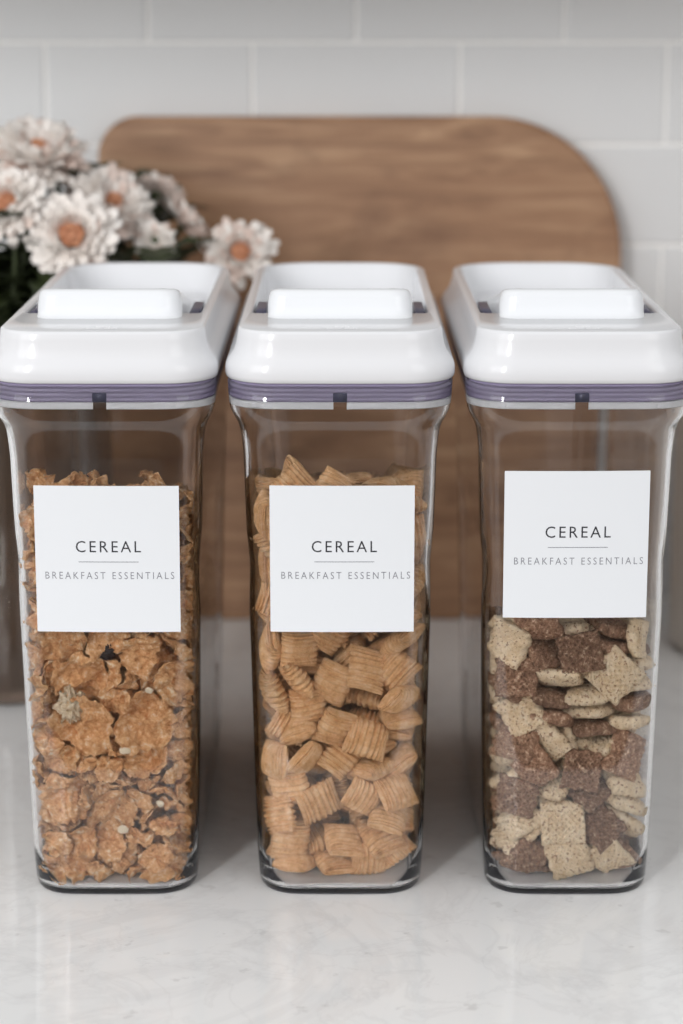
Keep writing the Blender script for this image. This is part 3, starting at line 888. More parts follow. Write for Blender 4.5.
# ------------------------------------------------------------------ resting place of every cereal piece (variant, position, turn)
PILE_FLAKE = [
11,-133,194,866,389,315,-571,649,11,178,193,873,648,647,-220,333,11,-142,226,1085,284,591,621,-427,15,-245,210,474,414,-317,-567,-636,
15,204,193,1224,708,614,333,92,9,15,201,403,562,471,547,-401,9,317,197,1095,553,87,736,-377,9,-245,198,1285,651,754,19,-71,
17,186,219,666,881,287,-333,171,14,-36,220,220,538,586,140,-588,13,5,173,1350,369,754,411,-353,1,211,182,141,708,-589,-361,-139,
3,-252,175,680,175,290,-594,728,12,-154,191,232,492,428,-640,404,13,277,227,103,380,80,-895,-214,14,-191,222,112,504,432,-309,679,
0,-9,172,644,234,-693,590,338,2,20,183,993,101,85,-598,790,0,-319,199,780,598,409,529,-440,0,-297,178,220,627,-664,34,-403,
11,-313,482,2025,788,-25,329,518,15,333,215,1449,631,-68,-645,-424,13,259,271,402,73,-191,-943,259,8,258,186,311,903,388,157,-90,
8,-78,173,63,838,-454,267,136,3,344,225,861,22,-700,31,-712,12,314,218,577,758,-59,-302,-574,7,282,259,203,157,257,-951,48,
16,334,209,719,582,-790,-176,59,14,328,235,1274,882,72,457,79,16,134,178,255,969,183,18,-159,16,27,164,1136,586,266,-723,245,
9,-141,286,2033,507,-725,-412,214,2,132,200,445,471,328,570,586,13,370,253,1936,491,271,824,66,8,49,195,117,553,710,216,376,
12,338,259,492,43,734,-83,671,8,-124,180,467,462,-661,220,547,2,-346,215,968,383,-222,-259,857,10,-271,244,345,889,416,14,-188,
3,-17,203,505,228,384,758,-473,3,-143,213,670,441,-768,-459,43,13,314,217,2047,854,8,0,-518,8,323,263,305,153,175,165,-958,
16,-374,222,1226,347,564,425,-615,0,112,187,1100,767,-345,-533,-76,6,-307,226,48,122,920,-301,213,6,-358,183,1062,227,-734,-391,505,
6,186,214,546,98,-451,-857,-224,1,-268,251,1117,858,-419,-131,263,7,336,385,220,629,-240,-629,-385,2,261,203,493,40,-983,74,155,
8,-355,214,618,176,530,363,745,15,-118,304,357,598,431,-318,-594,17,-14,237,2054,468,203,184,839,8,366,264,1603,479,541,-424,544,
11,368,2043,1113,663,-334,-407,530,7,366,336,1744,568,593,280,496,11,278,668,1951,936,-11,331,107,9,-294,209,1936,57,-27,-688,722,
0,-328,293,281,124,964,-212,94,9,-279,321,49,823,-311,60,470,4,19,239,577,324,236,-209,891,16,121,223,45,226,-296,850,-371,
8,-120,201,590,609,204,85,760,8,16,209,730,360,-226,59,-902,16,374,335,1492,289,-443,-773,-347,16,343,172,1742,376,30,627,680,
14,-317,356,938,818,150,39,552,12,-341,201,1425,722,272,-631,-64,10,383,514,1238,418,-284,-449,736,13,346,493,478,494,756,-422,-66,
10,113,257,177,877,309,203,302,12,156,267,318,128,743,605,-250,9,-201,205,1334,528,446,-711,117,11,127,401,455,794,188,330,473,
16,-364,173,1768,767,48,-524,-364,4,-304,136,1913,323,-605,-526,-502,16,215,205,1075,124,-283,809,-498,4,-363,289,519,822,171,347,415,
17,349,1755,984,734,85,600,302,11,342,969,1789,671,480,-341,-449,7,354,590,1840,277,519,652,-476,4,-299,260,850,518,822,231,45,
6,320,230,952,4,266,-222,-937,14,362,2007,625,407,-603,167,-664,2,-377,304,1139,567,-525,303,-556,9,75,275,1218,427,882,186,56,
0,156,431,265,733,-311,-214,-564,2,351,339,902,903,60,-414,-92,7,343,1996,499,121,-648,-663,352,7,288,416,587,417,105,-307,848,
11,340,1462,1529,684,90,-722,-43,15,355,1089,1645,371,313,495,719,14,-301,225,1566,139,980,60,-123,13,328,454,1973,254,442,-722,466,
4,392,529,1534,458,-439,-529,562,16,-368,313,856,634,55,-321,-700,4,392,721,1602,495,542,331,592,17,326,1674,136,738,39,618,265,
13,268,885,127,453,259,-9,852,12,24,327,1097,9,-645,744,168,2,-365,245,1722,535,-701,411,-226,10,-288,309,152,226,21,916,-329,
14,296,328,652,541,-72,-71,834,17,298,317,737,683,-261,-80,-676,8,359,271,1019,446,333,-8,-829,0,-309,171,1666,548,398,433,-594,
11,293,2281,459,669,467,-173,-550,11,295,2359,713,755,320,-211,-530,5,380,384,1339,734,-148,-254,610,6,339,973,88,626,176,-378,657,
7,273,368,487,56,-647,-692,312,4,378,656,967,687,282,559,365,12,357,1159,866,75,384,-229,-890,10,366,538,1655,271,637,708,-133,
15,321,2078,798,71,872,277,395,4,384,901,1197,343,-518,-427,656,15,336,1519,1179,123,862,263,413,14,-31,279,41,369,66,95,921,
13,295,634,744,279,-793,-528,-110,11,321,2158,182,551,-326,648,-410,7,352,1066,1313,469,69,-346,-809,9,152,306,2033,28,-947,-316,-24,
8,371,315,1114,915,-52,-340,205,5,321,211,1632,689,483,-48,-536,4,366,976,619,429,331,-202,-815,10,300,387,808,364,184,221,884,
9,374,1379,1352,400,-582,-304,638,1,355,1198,390,371,498,-593,-510,12,322,436,1850,21,-857,492,-146,12,341,716,661,937,204,-207,-188,
2,-338,247,1284,642,-224,-283,-675,13,132,173,1481,487,861,138,-5,14,296,2390,180,536,468,-50,700,0,385,662,1283,727,-392,-461,322,
17,302,1106,160,569,-309,500,574,2,363,526,616,451,-624,18,-636,7,360,830,970,334,-470,-283,765,16,336,459,48,322,679,615,237,
0,344,1109,751,574,123,590,-552,3,357,1377,762,92,-310,126,937,14,377,727,1425,382,-560,454,-576,4,-12,264,159,209,-606,-726,-245,
12,313,1491,309,247,-760,541,258,14,117,276,655,533,203,214,-792,10,36,383,847,26,-89,480,871,12,324,491,1051,120,986,75,77,
4,-264,280,602,92,-900,424,-13,10,358,1113,1098,671,-270,-140,675,10,-377,427,1751,712,-106,-280,634,14,259,329,80,176,-156,295,-925,
13,330,683,144,165,-591,-166,-771,8,34,260,373,625,-108,-136,-759,0,339,1560,421,628,-479,495,-360,16,373,1018,1080,240,-716,638,-143,
10,303,1272,521,954,28,-254,153,14,380,726,1755,792,-15,-567,222,9,36,294,277,900,-271,289,-177,9,376,899,1523,120,813,258,-506,
2,-381,311,1353,64,485,309,814,7,329,1884,61,592,-246,-459,614,3,305,459,257,68,773,-259,573,10,-230,342,528,217,-507,806,211,
6,109,237,996,121,-183,-925,306,6,328,338,1158,278,660,478,506,3,172,206,1380,542,351,-168,744,15,284,1328,641,46,-502,-846,-170,
7,313,967,722,360,-190,907,-97,2,383,582,1381,816,179,-547,22,4,12,136,2034,1,-409,-469,-782,13,296,1226,289,46,-702,-658,265,
17,298,2425,435,385,-468,527,594,13,309,829,820,232,-348,837,-350,3,-368,386,1039,302,242,921,-28,12,189,362,216,763,-640,-82,-8,
10,-329,306,1401,979,-2,150,-128,7,311,1162,1431,242,-490,825,133,8,309,562,95,514,-847,109,-70,0,337,905,322,760,204,401,468,
12,344,1461,970,400,881,48,-245,11,257,2599,150,477,806,-335,93,2,119,306,54,924,-90,231,288,6,366,922,508,94,390,540,739,
11,292,1761,635,213,-776,189,-561,17,310,1538,1045,108,248,-958,-87,10,298,1350,272,489,7,415,766,2,-357,311,744,617,678,284,277,
8,357,1205,983,292,765,569,64,15,237,465,1217,268,373,269,-845,5,333,908,1322,230,896,214,309,8,360,1692,426,214,-687,289,-629,
13,297,1478,842,539,-9,221,812,16,365,1319,915,569,-508,-30,-645,1,332,879,1097,18,804,-588,-74,3,334,1030,1222,728,220,-377,-527,
11,208,514,358,95,226,-940,234,7,274,1484,160,305,114,-87,941,4,321,1692,500,123,-882,414,-184,4,-61,347,1176,111,-286,-273,911,
14,-319,302,1629,653,-95,98,743,6,-243,280,692,581,-684,-103,427,9,273,1945,202,33,-224,-965,-124,13,-325,378,1515,257,-872,-354,217,
6,337,755,544,604,641,-95,463,3,-347,383,322,355,144,850,-358,3,345,448,1130,777,404,-319,360,6,-379,401,1260,255,-874,253,325,
5,317,784,430,62,922,-368,-99,11,231,2641,384,690,-703,-53,-156,1,343,623,1122,368,-338,-797,337,7,299,2011,271,813,-63,-257,-516,
3,318,1814,251,132,-916,358,118,0,365,496,755,599,8,-783,161,13,311,401,952,68,287,-325,-898,8,16,245,797,216,18,-943,249,
1,316,2375,269,164,-180,236,-939,3,-42,294,735,808,453,342,154,15,254,1845,367,908,-138,-194,-342,9,318,1049,942,297,-654,683,-126,
6,-226,365,294,44,-13,396,-916,10,292,1495,83,412,-847,318,101,11,222,2367,46,844,156,157,486,5,340,894,1654,759,-6,1,649,
8,-228,258,238,31,325,877,-350,3,-146,295,1175,276,888,110,-348,2,329,1045,256,237,-144,-281,918,9,298,616,828,30,51,58,-996,
12,322,564,932,25,-65,-951,298,4,196,290,1291,291,-129,-146,-936,10,328,426,1584,135,306,916,-217,6,326,1295,121,848,-176,393,305,
15,309,1415,444,758,-401,512,-35,12,316,1293,809,972,-49,-192,121,3,-252,369,1015,373,-906,179,72,3,-278,158,1522,828,-144,-265,-471,
10,302,658,478,899,270,-248,234,3,319,1222,89,905,-374,107,164,0,-117,288,555,204,344,-579,710,9,312,2078,927,245,677,587,368,
4,331,1223,1316,860,-234,-426,-148,4,312,1717,330,628,-219,-49,-744,0,77,341,969,304,-90,947,-28,1,323,1305,182,206,-697,676,-113,
11,274,1799,775,188,515,828,110,2,-69,300,1275,56,944,-299,118,13,281,2522,361,143,-133,-423,884,4,341,1037,1459,662,231,-355,617,
2,-357,380,647,411,-524,-229,709,16,-301,316,1102,239,-275,920,-139,3,-395,471,1850,87,-663,222,709,1,306,637,411,244,218,119,936,
4,274,1036,372,914,45,-72,394,13,333,1100,491,672,394,-354,-516,1,372,1312,1031,219,-815,131,-519,9,280,783,274,845,221,21,-484,
8,-321,250,700,580,179,-761,-224,4,-360,392,1666,352,653,659,114,10,333,1489,565,20,682,-727,68,7,-30,344,953,727,209,-290,-585,
1,209,384,999,53,352,919,-165,8,344,1578,944,765,34,-167,-620,9,305,513,1725,438,117,890,9,14,307,1601,249,80,770,595,211,
16,-48,310,117,351,-768,-446,294,13,296,2243,340,248,534,800,-111,14,268,1082,46,977,82,140,128,1,19,540,72,376,-658,-647,68,
15,195,596,187,63,259,963,11,8,-265,361,220,137,104,-41,983,10,114,336,605,46,321,935,137,17,279,827,631,395,325,773,372,
1,11,426,1144,248,-8,952,-174,8,338,719,1205,952,252,149,72,14,-322,478,1394,800,-111,254,-531,15,-119,406,196,36,498,123,-856,
14,34,505,213,110,-970,206,-43,14,40,351,407,826,-135,71,-541,8,373,453,1437,225,449,-439,-743,6,259,922,35,273,-877,25,-393,
13,257,728,362,436,-881,-176,-8,16,337,960,430,101,811,573,-32,6,339,1119,648,767,-118,224,588,2,341,1212,732,28,731,-661,-161,
4,119,453,943,124,-27,-258,957,15,-337,548,1164,645,-192,720,-167,16,240,262,1045,243,127,499,821,4,84,392,59,128,186,166,959,
10,184,744,126,862,468,-98,-162,16,278,799,185,335,-90,-494,796,10,-373,724,859,527,-677,124,-497,2,-291,303,1195,824,-102,8,-556,
11,300,1258,1173,462,-236,803,-291,3,269,612,40,375,218,65,897,17,76,438,140,391,881,100,-242,10,-339,464,393,684,-250,-113,674,
4,-68,476,450,620,-14,-181,762,8,-103,402,586,44,-280,-948,137,6,337,838,522,337,-112,910,207,3,330,1640,848,481,-863,115,-97,
10,281,1337,56,958,158,-75,223,6,24,404,695,173,-427,832,-304,5,-84,368,658,820,45,-90,562,3,330,1835,475,371,-523,-329,-692,
11,284,1813,1218,574,71,740,339,3,286,1589,42,138,-434,873,-170,1,-272,454,173,65,-426,899,-68,17,-315,582,960,300,-247,204,-897,
11,223,2307,839,288,165,935,114,8,128,297,1051,214,-683,621,-317,8,320,755,1098,26,814,554,-169,4,-244,441,1112,115,824,-549,-62,
0,322,362,1668,867,272,303,284,4,-282,702,123,211,922,318,-44,2,30,433,318,11,727,550,-409,7,16,612,487,593,0,-32,804,
11,-23,618,577,631,132,-206,-735,17,-361,454,785,617,-613,489,-43,2,322,1550,621,226,538,-800,132,5,-245,396,873,437,-891,-53,97,
17,-66,628,889,213,208,952,47,10,-149,469,933,597,10,-215,-772,7,273,1554,745,172,249,877,372,11,146,621,1147,235,102,962,80,
12,198,313,1136,184,938,-279,-78,4,-212,379,1285,99,414,-903,-32,14,310,789,1267,927,-149,-265,217,2,-369,553,1339,913,149,360,-110,
9,-324,301,1869,92,-876,-252,397,1,297,151,1839,512,-328,529,591,15,-34,564,1948,314,-61,265,908,3,-240,579,65,51,-147,-981,-108,
1,-24,820,44,933,152,-74,315,5,-121,1072,140,237,867,107,-423,7,-170,1438,119,607,87,-323,-720,6,-168,1497,39,832,-287,198,430,
2,-130,552,70,826,547,-105,71,2,139,634,76,74,893,-187,-399,1,5,1241,24,159,118,949,-241,6,131,1291,35,363,-180,-913,1,
13,-26,2000,54,845,255,427,191,3,183,508,41,468,414,15,-779,9,224,773,40,989,-119,45,56,3,130,1120,40,32,92,973,-205,
17,-291,479,94,394,-192,356,-824,13,-167,717,65,46,-449,853,-259,12,-319,960,84,352,-661,169,639,5,-311,1257,107,50,-394,821,-407,
2,-307,1726,48,3,518,845,-125,10,-91,462,88,423,330,1,-843,1,55,741,72,943,278,154,-89,1,4,1101,58,488,352,3,797,
10,-133,1350,50,73,-737,-635,214,1,188,1475,44,756,165,-12,632,12,249,478,105,977,192,28,77,0,176,1222,97,665,-688,277,-72,
8,-171,306,99,107,911,-395,-31,6,-341,623,52,710,471,-406,-327,15,-121,944,81,972,-46,42,222,8,-100,1145,25,138,-374,-898,180,
13,-124,1804,52,872,178,-31,-452,4,-4,605,53,988,141,-32,21,17,81,1002,86,407,-121,569,-703,6,-35,1377,73,724,-114,-660,160,
17,-33,1639,66,79,761,-626,-143,14,-274,829,85,264,-755,-591,-97,7,-251,1180,80,238,13,957,160,5,-304,1382,50,51,285,-946,138,
15,104,901,137,83,132,-279,947,12,-115,1271,126,137,-545,637,526,15,152,1704,62,200,252,945,-35,4,79,1423,46,768,-158,-165,-597,
4,-291,640,179,883,-28,-43,-465,11,-230,893,171,252,112,-88,-956,10,-257,1062,107,577,-459,-653,-168,3,-337,1543,49,31,-321,-175,-929,
11,-59,688,180,85,606,-774,156,6,-38,984,147,172,-275,669,-668,6,127,1146,109,137,885,-212,388,2,-46,1467,80,918,-352,173,-43,
1,233,1029,156,622,139,-653,407,12,97,1520,104,442,630,636,-29,6,-231,449,307,715,649,95,236,6,-354,532,230,397,-52,694,597,
10,-246,547,254,46,-538,-817,197,3,-353,953,305,341,-231,383,-826,1,-348,1090,94,657,-426,409,-467,15,-160,2134,74,691,98,31,-714,
12,-1,741,299,310,-591,522,530,10,-21,1033,228,45,460,771,-435,7,-6,1179,140,957,2,-287,15,4,-53,1593,119,141,-896,419,26,
13,-246,381,424,41,-370,863,-338,2,-157,503,329,897,-237,-183,-322,15,-319,739,318,699,527,-294,-383,2,-158,639,324,849,435,70,-288,
6,-197,678,245,307,-437,15,844,4,-292,1345,163,51,-927,365,62,5,-301,1464,113,714,233,-113,-649,4,-31,595,279,115,460,871,120,
10,110,805,225,294,-605,736,-63,8,-198,1169,159,867,-243,82,-425,12,40,1281,117,255,243,903,242,7,134,722,292,634,-126,240,-723,
13,245,933,277,253,-765,-591,-2,4,209,1377,124,285,412,864,6,2,-333,598,317,220,274,934,53,11,-181,890,368,726,102,-165,-658,
17,-157,805,282,769,-168,-10,615,13,-307,1066,269,95,-571,466,667,12,-216,1595,75,791,-219,-95,562,15,-9,587,381,37,982,-45,177,
6,103,636,353,825,-238,65,506,14,-17,875,279,502,645,-141,-557,9,-216,1418,234,73,504,857,59,15,25,1800,122,160,979,-107,42,
11,129,1107,329,119,-529,-786,294,16,131,1086,197,681,-626,-102,364,3,-318,489,507,144,-787,372,-468,17,-329,625,475,547,-411,-723,89,
2,-344,806,476,321,319,584,672,15,-87,1584,291,85,630,758,136,2,-218,1178,290,319,244,593,697,2,-298,1214,217,153,977,-141,32,
7,-62,420,521,757,61,-166,-628,6,-110,667,460,349,-657,-639,-191,9,36,987,306,122,142,150,970,6,94,879,283,215,635,-622,403,
15,-90,1239,233,61,-978,184,-57,4,20,1385,176,72,-527,843,-68,10,153,1351,186,714,158,-608,-306,17,-200,578,428,736,76,-156,-652,
4,-311,777,569,49,787,583,-188,6,-337,911,525,632,53,-611,-472,4,-248,877,461,805,-197,-296,-474,11,-263,1764,153,118,573,810,25,
7,-242,2002,88,172,595,705,343,2,141,679,441,715,175,112,667,4,-146,1093,292,667,675,-279,137,0,-77,1213,342,52,387,916,-81,
3,-121,1615,177,194,-946,175,-187,10,123,488,595,651,408,-34,638,13,147,894,396,972,224,-48,26,15,-279,1327,478,300,-115,-199,925,
12,-334,445,607,386,-872,239,-178,11,-227,1086,430,929,20,-1,-366,13,-143,1272,390,45,-929,19,-365,3,-331,1320,238,749,-68,-395,525,
9,-322,1970,109,551,-454,-640,280,16,-180,744,489,149,925,211,273,15,34,812,477,883,-155,-260,-355,1,-20,991,443,894,297,258,210,
5,-52,1146,413,425,593,422,536,7,22,1361,281,985,-18,16,163,10,-67,1467,216,849,250,359,293,7,231,621,549,948,-232,-214,7,
5,67,1503,209,185,27,-903,385,2,308,1288,402,486,561,-331,-581,9,236,1901,98,928,-30,-68,-361,6,-260,608,536,591,56,636,491,
12,-176,1440,470,20,566,-803,-183,11,-265,1510,341,167,269,929,-189,16,-230,1357,298,947,109,-112,278,3,-354,1174,319,411,49,846,-333,
7,-302,1950,236,251,-499,522,-643,5,-193,493,594,547,-114,-1,828,16,-239,446,489,401,17,-39,-914,5,50,1025,458,846,-35,46,-528,
4,-75,874,527,4,727,-682,64,16,38,1274,345,923,-78,48,-372,16,-117,1799,220,322,490,150,795,1,120,469,668,270,-705,-621,205,
16,143,1080,429,507,549,643,157,7,167,1333,324,679,-22,-67,729,2,119,1916,144,905,13,-14,423,10,-160,1202,528,814,190,-112,535,
5,-212,705,595,621,149,-755,146,1,-298,1304,362,208,85,963,-143,5,-361,1601,472,293,688,502,432,15,-160,1962,222,272,-458,-641,551,
6,-324,1555,180,673,193,26,-712,8,-145,359,706,205,-159,952,-158,6,-210,425,671,413,137,124,891,10,189,861,517,210,-358,-760,499,
8,-2,1185,533,118,-53,-969,205,7,9,1503,375,742,73,-138,650,6,-1,1627,198,583,-326,361,649,6,164,1189,504,130,-357,-895,-230,
0,275,933,499,498,665,-238,-501,12,-252,564,712,211,922,109,-301,11,-243,1566,491,735,229,-518,-372,13,-202,1734,294,973,54,-121,-181,
9,-231,1815,362,356,-553,20,752,2,-361,1683,346,668,-244,507,-485,9,145,2041,41,455,2,-7,889,11,-45,1447,537,219,736,-639,-16,
5,167,693,601,575,-92,-260,-769,17,69,1023,551,870,-400,284,-33,14,22,1263,457,132,681,-713,95,16,-86,1368,432,689,516,502,-73,
6,48,1164,395,449,-161,439,760,5,236,1168,427,469,-233,455,-719,7,172,1772,205,289,712,-539,-341,14,-317,595,637,166,-556,-748,320,
13,-347,1073,571,353,-240,44,-902,12,-204,2004,354,104,-357,-148,-915,5,-352,1457,553,618,-457,-422,478,13,-310,2146,186,674,-18,507,535,
5,-356,1712,222,168,731,482,450,4,-130,705,649,908,-127,38,396,12,147,619,698,620,-166,3,-766,3,144,1376,408,385,157,-206,-885,
3,219,1477,404,414,-472,104,-770,5,138,1532,337,14,-766,613,-186,9,57,2075,125,47,-572,-817,-22,14,147,1315,508,971,-216,-88,-8,
9,156,1575,253,825,-94,60,-552,6,165,1212,399,533,-363,-763,-7,14,-57,1909,361,929,-272,209,-133,5,-346,1635,612,837,-52,323,-436,
17,-306,1844,418,644,367,652,151,11,-242,2452,47,534,71,203,816,15,15,2329,117,187,933,263,152,16,-100,496,684,538,-387,-394,635,
11,94,2056,283,138,641,754,-5,8,223,1277,432,432,-763,-177,444,17,67,1740,319,74,84,989,86,12,200,455,731,74,-945,192,249,
0,163,907,624,764,63,398,502,5,258,1032,566,389,-299,30,870,5,221,1629,390,409,-866,159,-236,3,-157,424,779,42,953,215,-207,
14,-286,1192,668,153,-277,-944,83,1,-331,837,713,803,135,-24,-578,1,-314,701,671,186,-307,-366,-857,8,-368,932,658,522,530,536,397,
12,-337,1730,525,140,228,35,962,3,-289,2126,303,105,-562,-317,-755,1,-180,312,763,91,12,932,-347,17,-78,1043,547,595,26,-264,758,
7,-69,1760,375,652,-41,133,744,2,224,1703,299,202,-794,-435,372,1,6,1711,233,77,-958,260,80,6,295,1143,576,138,-560,-698,-422,
6,266,591,646,148,-595,-781,-114,11,-293,1023,730,545,184,305,758,8,-24,439,751,652,157,-276,-687,16,-282,505,785,794,110,-260,-536,
15,-243,915,600,298,-432,-836,156,2,-133,1619,441,211,712,490,454,13,-189,2144,338,174,-35,-435,-882,9,-138,2166,197,761,61,149,627,
0,162,784,676,28,819,-58,568,3,76,808,616,18,877,-441,185,11,39,2471,338,178,-684,-705,31,0,-82,2109,271,500,608,-162,593,
16,-40,2031,300,316,-112,-646,-684,0,1,1874,210,653,-260,293,647,16,111,1613,399,715,54,301,627,8,242,1455,605,22,-717,-633,-286,
7,-310,1442,666,255,563,-540,-570,14,-125,914,632,181,704,-671,-135,16,-66,1193,594,927,138,-263,-225,3,-248,1260,584,984,134,100,38,
12,-367,1248,574,450,-674,450,-372,9,-349,2045,359,486,-280,827,-9,12,216,274,875,678,374,337,-534,13,124,362,767,864,117,-25,488,
4,13,668,698,313,826,451,126,9,98,1449,518,624,38,181,758,15,35,2547,68,69,985,148,37,9,-55,2251,244,67,948,-189,-243,
12,187,2120,108,39,530,33,845,9,78,2423,201,97,-227,119,961,3,102,1969,199,36,91,-388,-915,7,-187,1089,790,216,-13,-970,105,
9,-296,718,731,824,-43,66,559,6,68,1618,480,172,773,250,556,2,-177,1740,483,58,772,-116,-621,14,-308,2020,507,536,-276,72,-793,
2,-347,1865,508,568,-743,102,-336,3,109,312,856,536,-358,150,748,3,-136,523,757,853,-92,391,329,3,-46,1046,648,937,229,-48,254,
12,10,1310,575,895,-199,351,-182,12,220,1595,478,31,128,-87,-986,10,-215,2285,170,152,571,-399,700,16,-137,2366,141,174,-181,-472,-844,
7,70,1218,626,527,-343,81,-772,2,152,1152,561,461,-501,729,-56,16,258,2039,139,496,-543,555,388,17,170,2296,189,232,515,-199,800,
6,-146,834,757,226,-767,-597,53,6,-95,1003,716,799,-402,173,409,11,-264,1991,633,165,826,-528,-99,8,-364,1224,764,390,-510,-19,765,
9,-187,1933,481,677,49,190,708,0,-322,2240,88,115,962,-227,82,5,-121,750,717,938,-156,27,-306,5,-131,627,749,803,48,453,381,
17,186,1595,593,507,-343,-406,677,16,160,1398,581,630,413,19,656,17,-29,1831,468,338,214,-319,858,0,-3,1969,372,721,-342,142,-584,
4,216,446,883,732,-11,-38,678,16,149,1215,683,251,-9,-870,-422,4,169,1719,476,274,205,922,-176,8,269,1770,189,328,-576,-511,546,
13,-262,582,877,2,459,-848,261,10,11,861,655,711,-22,97,695,1,-253,679,791,174,-558,810,-18,13,-275,1729,669,3,-925,376,27,
2,-2,1670,469,395,-866,178,246,7,-210,2400,259,365,42,-164,915,7,-327,2369,174,680,351,-29,642,4,167,562,792,96,889,-446,-12,
5,-124,303,848,122,171,247,945,8,22,576,744,135,-593,-792,16,16,-223,1109,601,265,-408,871,44,17,-42,2034,506,181,930,-158,-275,
12,197,1929,544,338,823,410,-199,5,126,1971,400,124,29,249,959,4,184,2333,343,445,383,-185,787,14,-273,780,883,218,704,-669,-89,
2,-283,821,807,62,234,119,962,14,-138,1241,675,954,-258,140,-46,7,-117,1726,569,728,-320,194,-573,16,-217,1363,629,211,15,944,248,
15,-184,2527,195,736,386,61,-551,15,-159,1453,700,137,642,-753,-32,0,-16,706,787,329,-818,-121,-454,1,-41,534,797,118,-900,384,164,
7,-40,1594,619,10,-697,-689,194,0,36,1775,558,929,-170,-38,323,8,-132,1140,657,87,-807,439,-382,10,132,1812,514,116,-856,460,-198,
10,197,1096,637,323,-786,-525,-22,9,153,2096,450,50,-232,-970,34,0,97,1843,400,115,-701,696,-94,4,-237,1215,788,130,286,849,-422,
1,-131,1706,681,1,-609,-773,171,15,-163,2003,678,486,-255,114,-827,6,-233,2138,486,309,-508,-713,370,4,-98,1997,575,684,-90,-45,-721,
0,-75,912,721,638,565,322,411,12,109,1313,680,684,-234,240,646,3,-89,1840,626,755,89,108,-639,8,95,1023,662,101,-75,345,929,
1,105,1512,636,761,0,-477,437,0,29,2195,277,940,68,-168,-285,7,81,918,730,225,-298,146,-915,9,146,1690,694,292,-588,-232,717,
16,225,1894,459,17,-440,886,141,1,215,2235,504,671,-340,638,-160,11,-223,1721,792,67,315,-945,17,6,-369,1809,816,768,-491,-64,404,
3,-342,1381,776,112,224,961,-110,16,-279,1363,707,888,-228,45,-394,16,-181,911,809,190,-301,-637,-683,5,-86,2093,425,241,-936,-168,191,
10,78,554,839,221,-724,644,-106,1,-51,458,864,214,-397,858,-241,1,-17,1231,738,52,-646,683,-334,4,0,1087,723,347,219,40,910,
7,2,2352,445,396,-225,-231,859,4,36,1955,551,140,830,-71,-533,12,43,2130,348,850,-68,-67,-516,13,112,1123,744,757,59,214,-613,
2,219,1009,705,84,888,195,406,14,237,2156,600,740,80,-21,666,2,270,2026,462,428,-379,27,-819,12,280,2088,348,942,-309,-54,-113,
14,-367,1217,909,476,409,673,388,17,-350,816,1037,574,331,-487,-568,13,-312,2221,758,670,92,703,217,12,-7,2205,424,42,61,93,992,
15,-306,2585,269,275,-415,-71,863,10,-206,2275,386,1,629,582,-514,10,-31,1486,758,182,-679,-655,272,10,23,1428,684,464,533,685,-170,
15,14,1886,702,563,410,519,494,4,60,1658,660,377,-631,583,-343,14,102,2285,414,51,560,160,-810,2,151,2083,525,227,-854,466,-3,
7,133,793,777,560,-196,18,-803,0,222,1914,631,68,-394,916,3,11,213,2446,574,815,-36,-32,575,15,-5,2578,209,263,23,-938,220,
9,-244,550,1036,26,948,301,-91,10,27,914,838,217,-903,-278,240,13,-177,1551,798,286,-126,141,938,15,-324,2253,520,588,-290,663,-358,
7,-343,2246,331,687,442,545,184,2,-327,2067,775,415,-896,91,-119,10,-304,1874,745,116,221,966,52,12,-19,779,902,576,493,643,-102,
5,190,645,915,17,790,588,167,1,-115,810,812,130,-599,-686,389,11,5,2578,525,566,555,605,-57,16,127,572,942,248,-699,664,82,
1,263,1248,882,943,175,-260,-105,17,229,1158,788,200,-256,-943,-55,6,236,1328,737,37,-256,836,-481,16,125,1406,701,817,-546,145,-107,
2,-68,1034,804,966,206,-73,133,7,-118,1831,855,112,900,-89,-410,10,-209,2200,571,224,497,698,462,6,-119,1867,728,15,-922,360,-138,
17,-351,2428,409,616,-614,489,-45,3,67,1557,753,304,-4,947,97,12,219,1449,748,827,-71,-153,534,6,138,2024,590,255,-617,-710,-218,
12,303,1008,806,708,-22,-27,-704,5,270,732,880,50,727,682,-45,1,289,2010,653,175,625,-200,-732,12,-75,884,917,91,931,348,40,
12,-279,1343,851,287,-618,-730,-24,13,-298,2007,838,867,352,269,-224,17,-253,2409,542,540,-546,610,-191,3,-99,2290,330,32,-976,-208,18,
12,-191,742,931,269,652,-572,-416,11,84,1405,841,81,-678,719,-127,9,90,1976,670,198,-534,-573,587,5,-95,2192,641,142,-356,548,-742,
17,39,2143,560,726,-526,-67,435,8,110,1833,633,360,-358,530,678,4,291,988,999,187,-771,604,-66,8,165,1021,776,560,-562,-496,350,
0,186,1897,724,696,-469,-321,437,16,73,1795,724,688,646,240,222,8,-308,948,1016,209,548,-796,-146,14,-372,968,925,668,-183,-633,342,
6,-373,1418,858,585,-714,-78,374,5,-149,1299,758,150,-142,-4,-977,1,-28,1659,746,815,-389,-127,408,8,-102,2234,516,326,400,-799,306,
3,-117,357,1036,497,-111,-425,-747,5,-45,543,980,22,793,-591,-136,11,222,1913,869,924,321,-199,-39,13,-148,2462,498,485,-602,-8,-633,
10,-46,2326,536,591,-623,170,-481,0,31,2229,639,28,-612,344,-710,5,-164,2234,468,184,-376,-855,302,12,306,668,1024,42,873,-11,484,
9,149,2177,707,44,648,737,-182,5,146,2060,666,738,-191,-35,-645,2,-261,717,1084,292,217,-900,236,1,-385,1122,1035,521,-169,-610,570,
2,-169,1263,864,826,356,-330,-281,6,-302,718,1024,588,145,745,274,9,-147,1034,872,693,12,-78,715,5,-326,2158,677,272,110,390,872,
1,-149,2339,452,90,-457,-430,772,17,-95,779,1045,284,840,354,-295,5,49,465,1018,956,181,-7,-228,7,189,821,871,791,-364,-212,442,
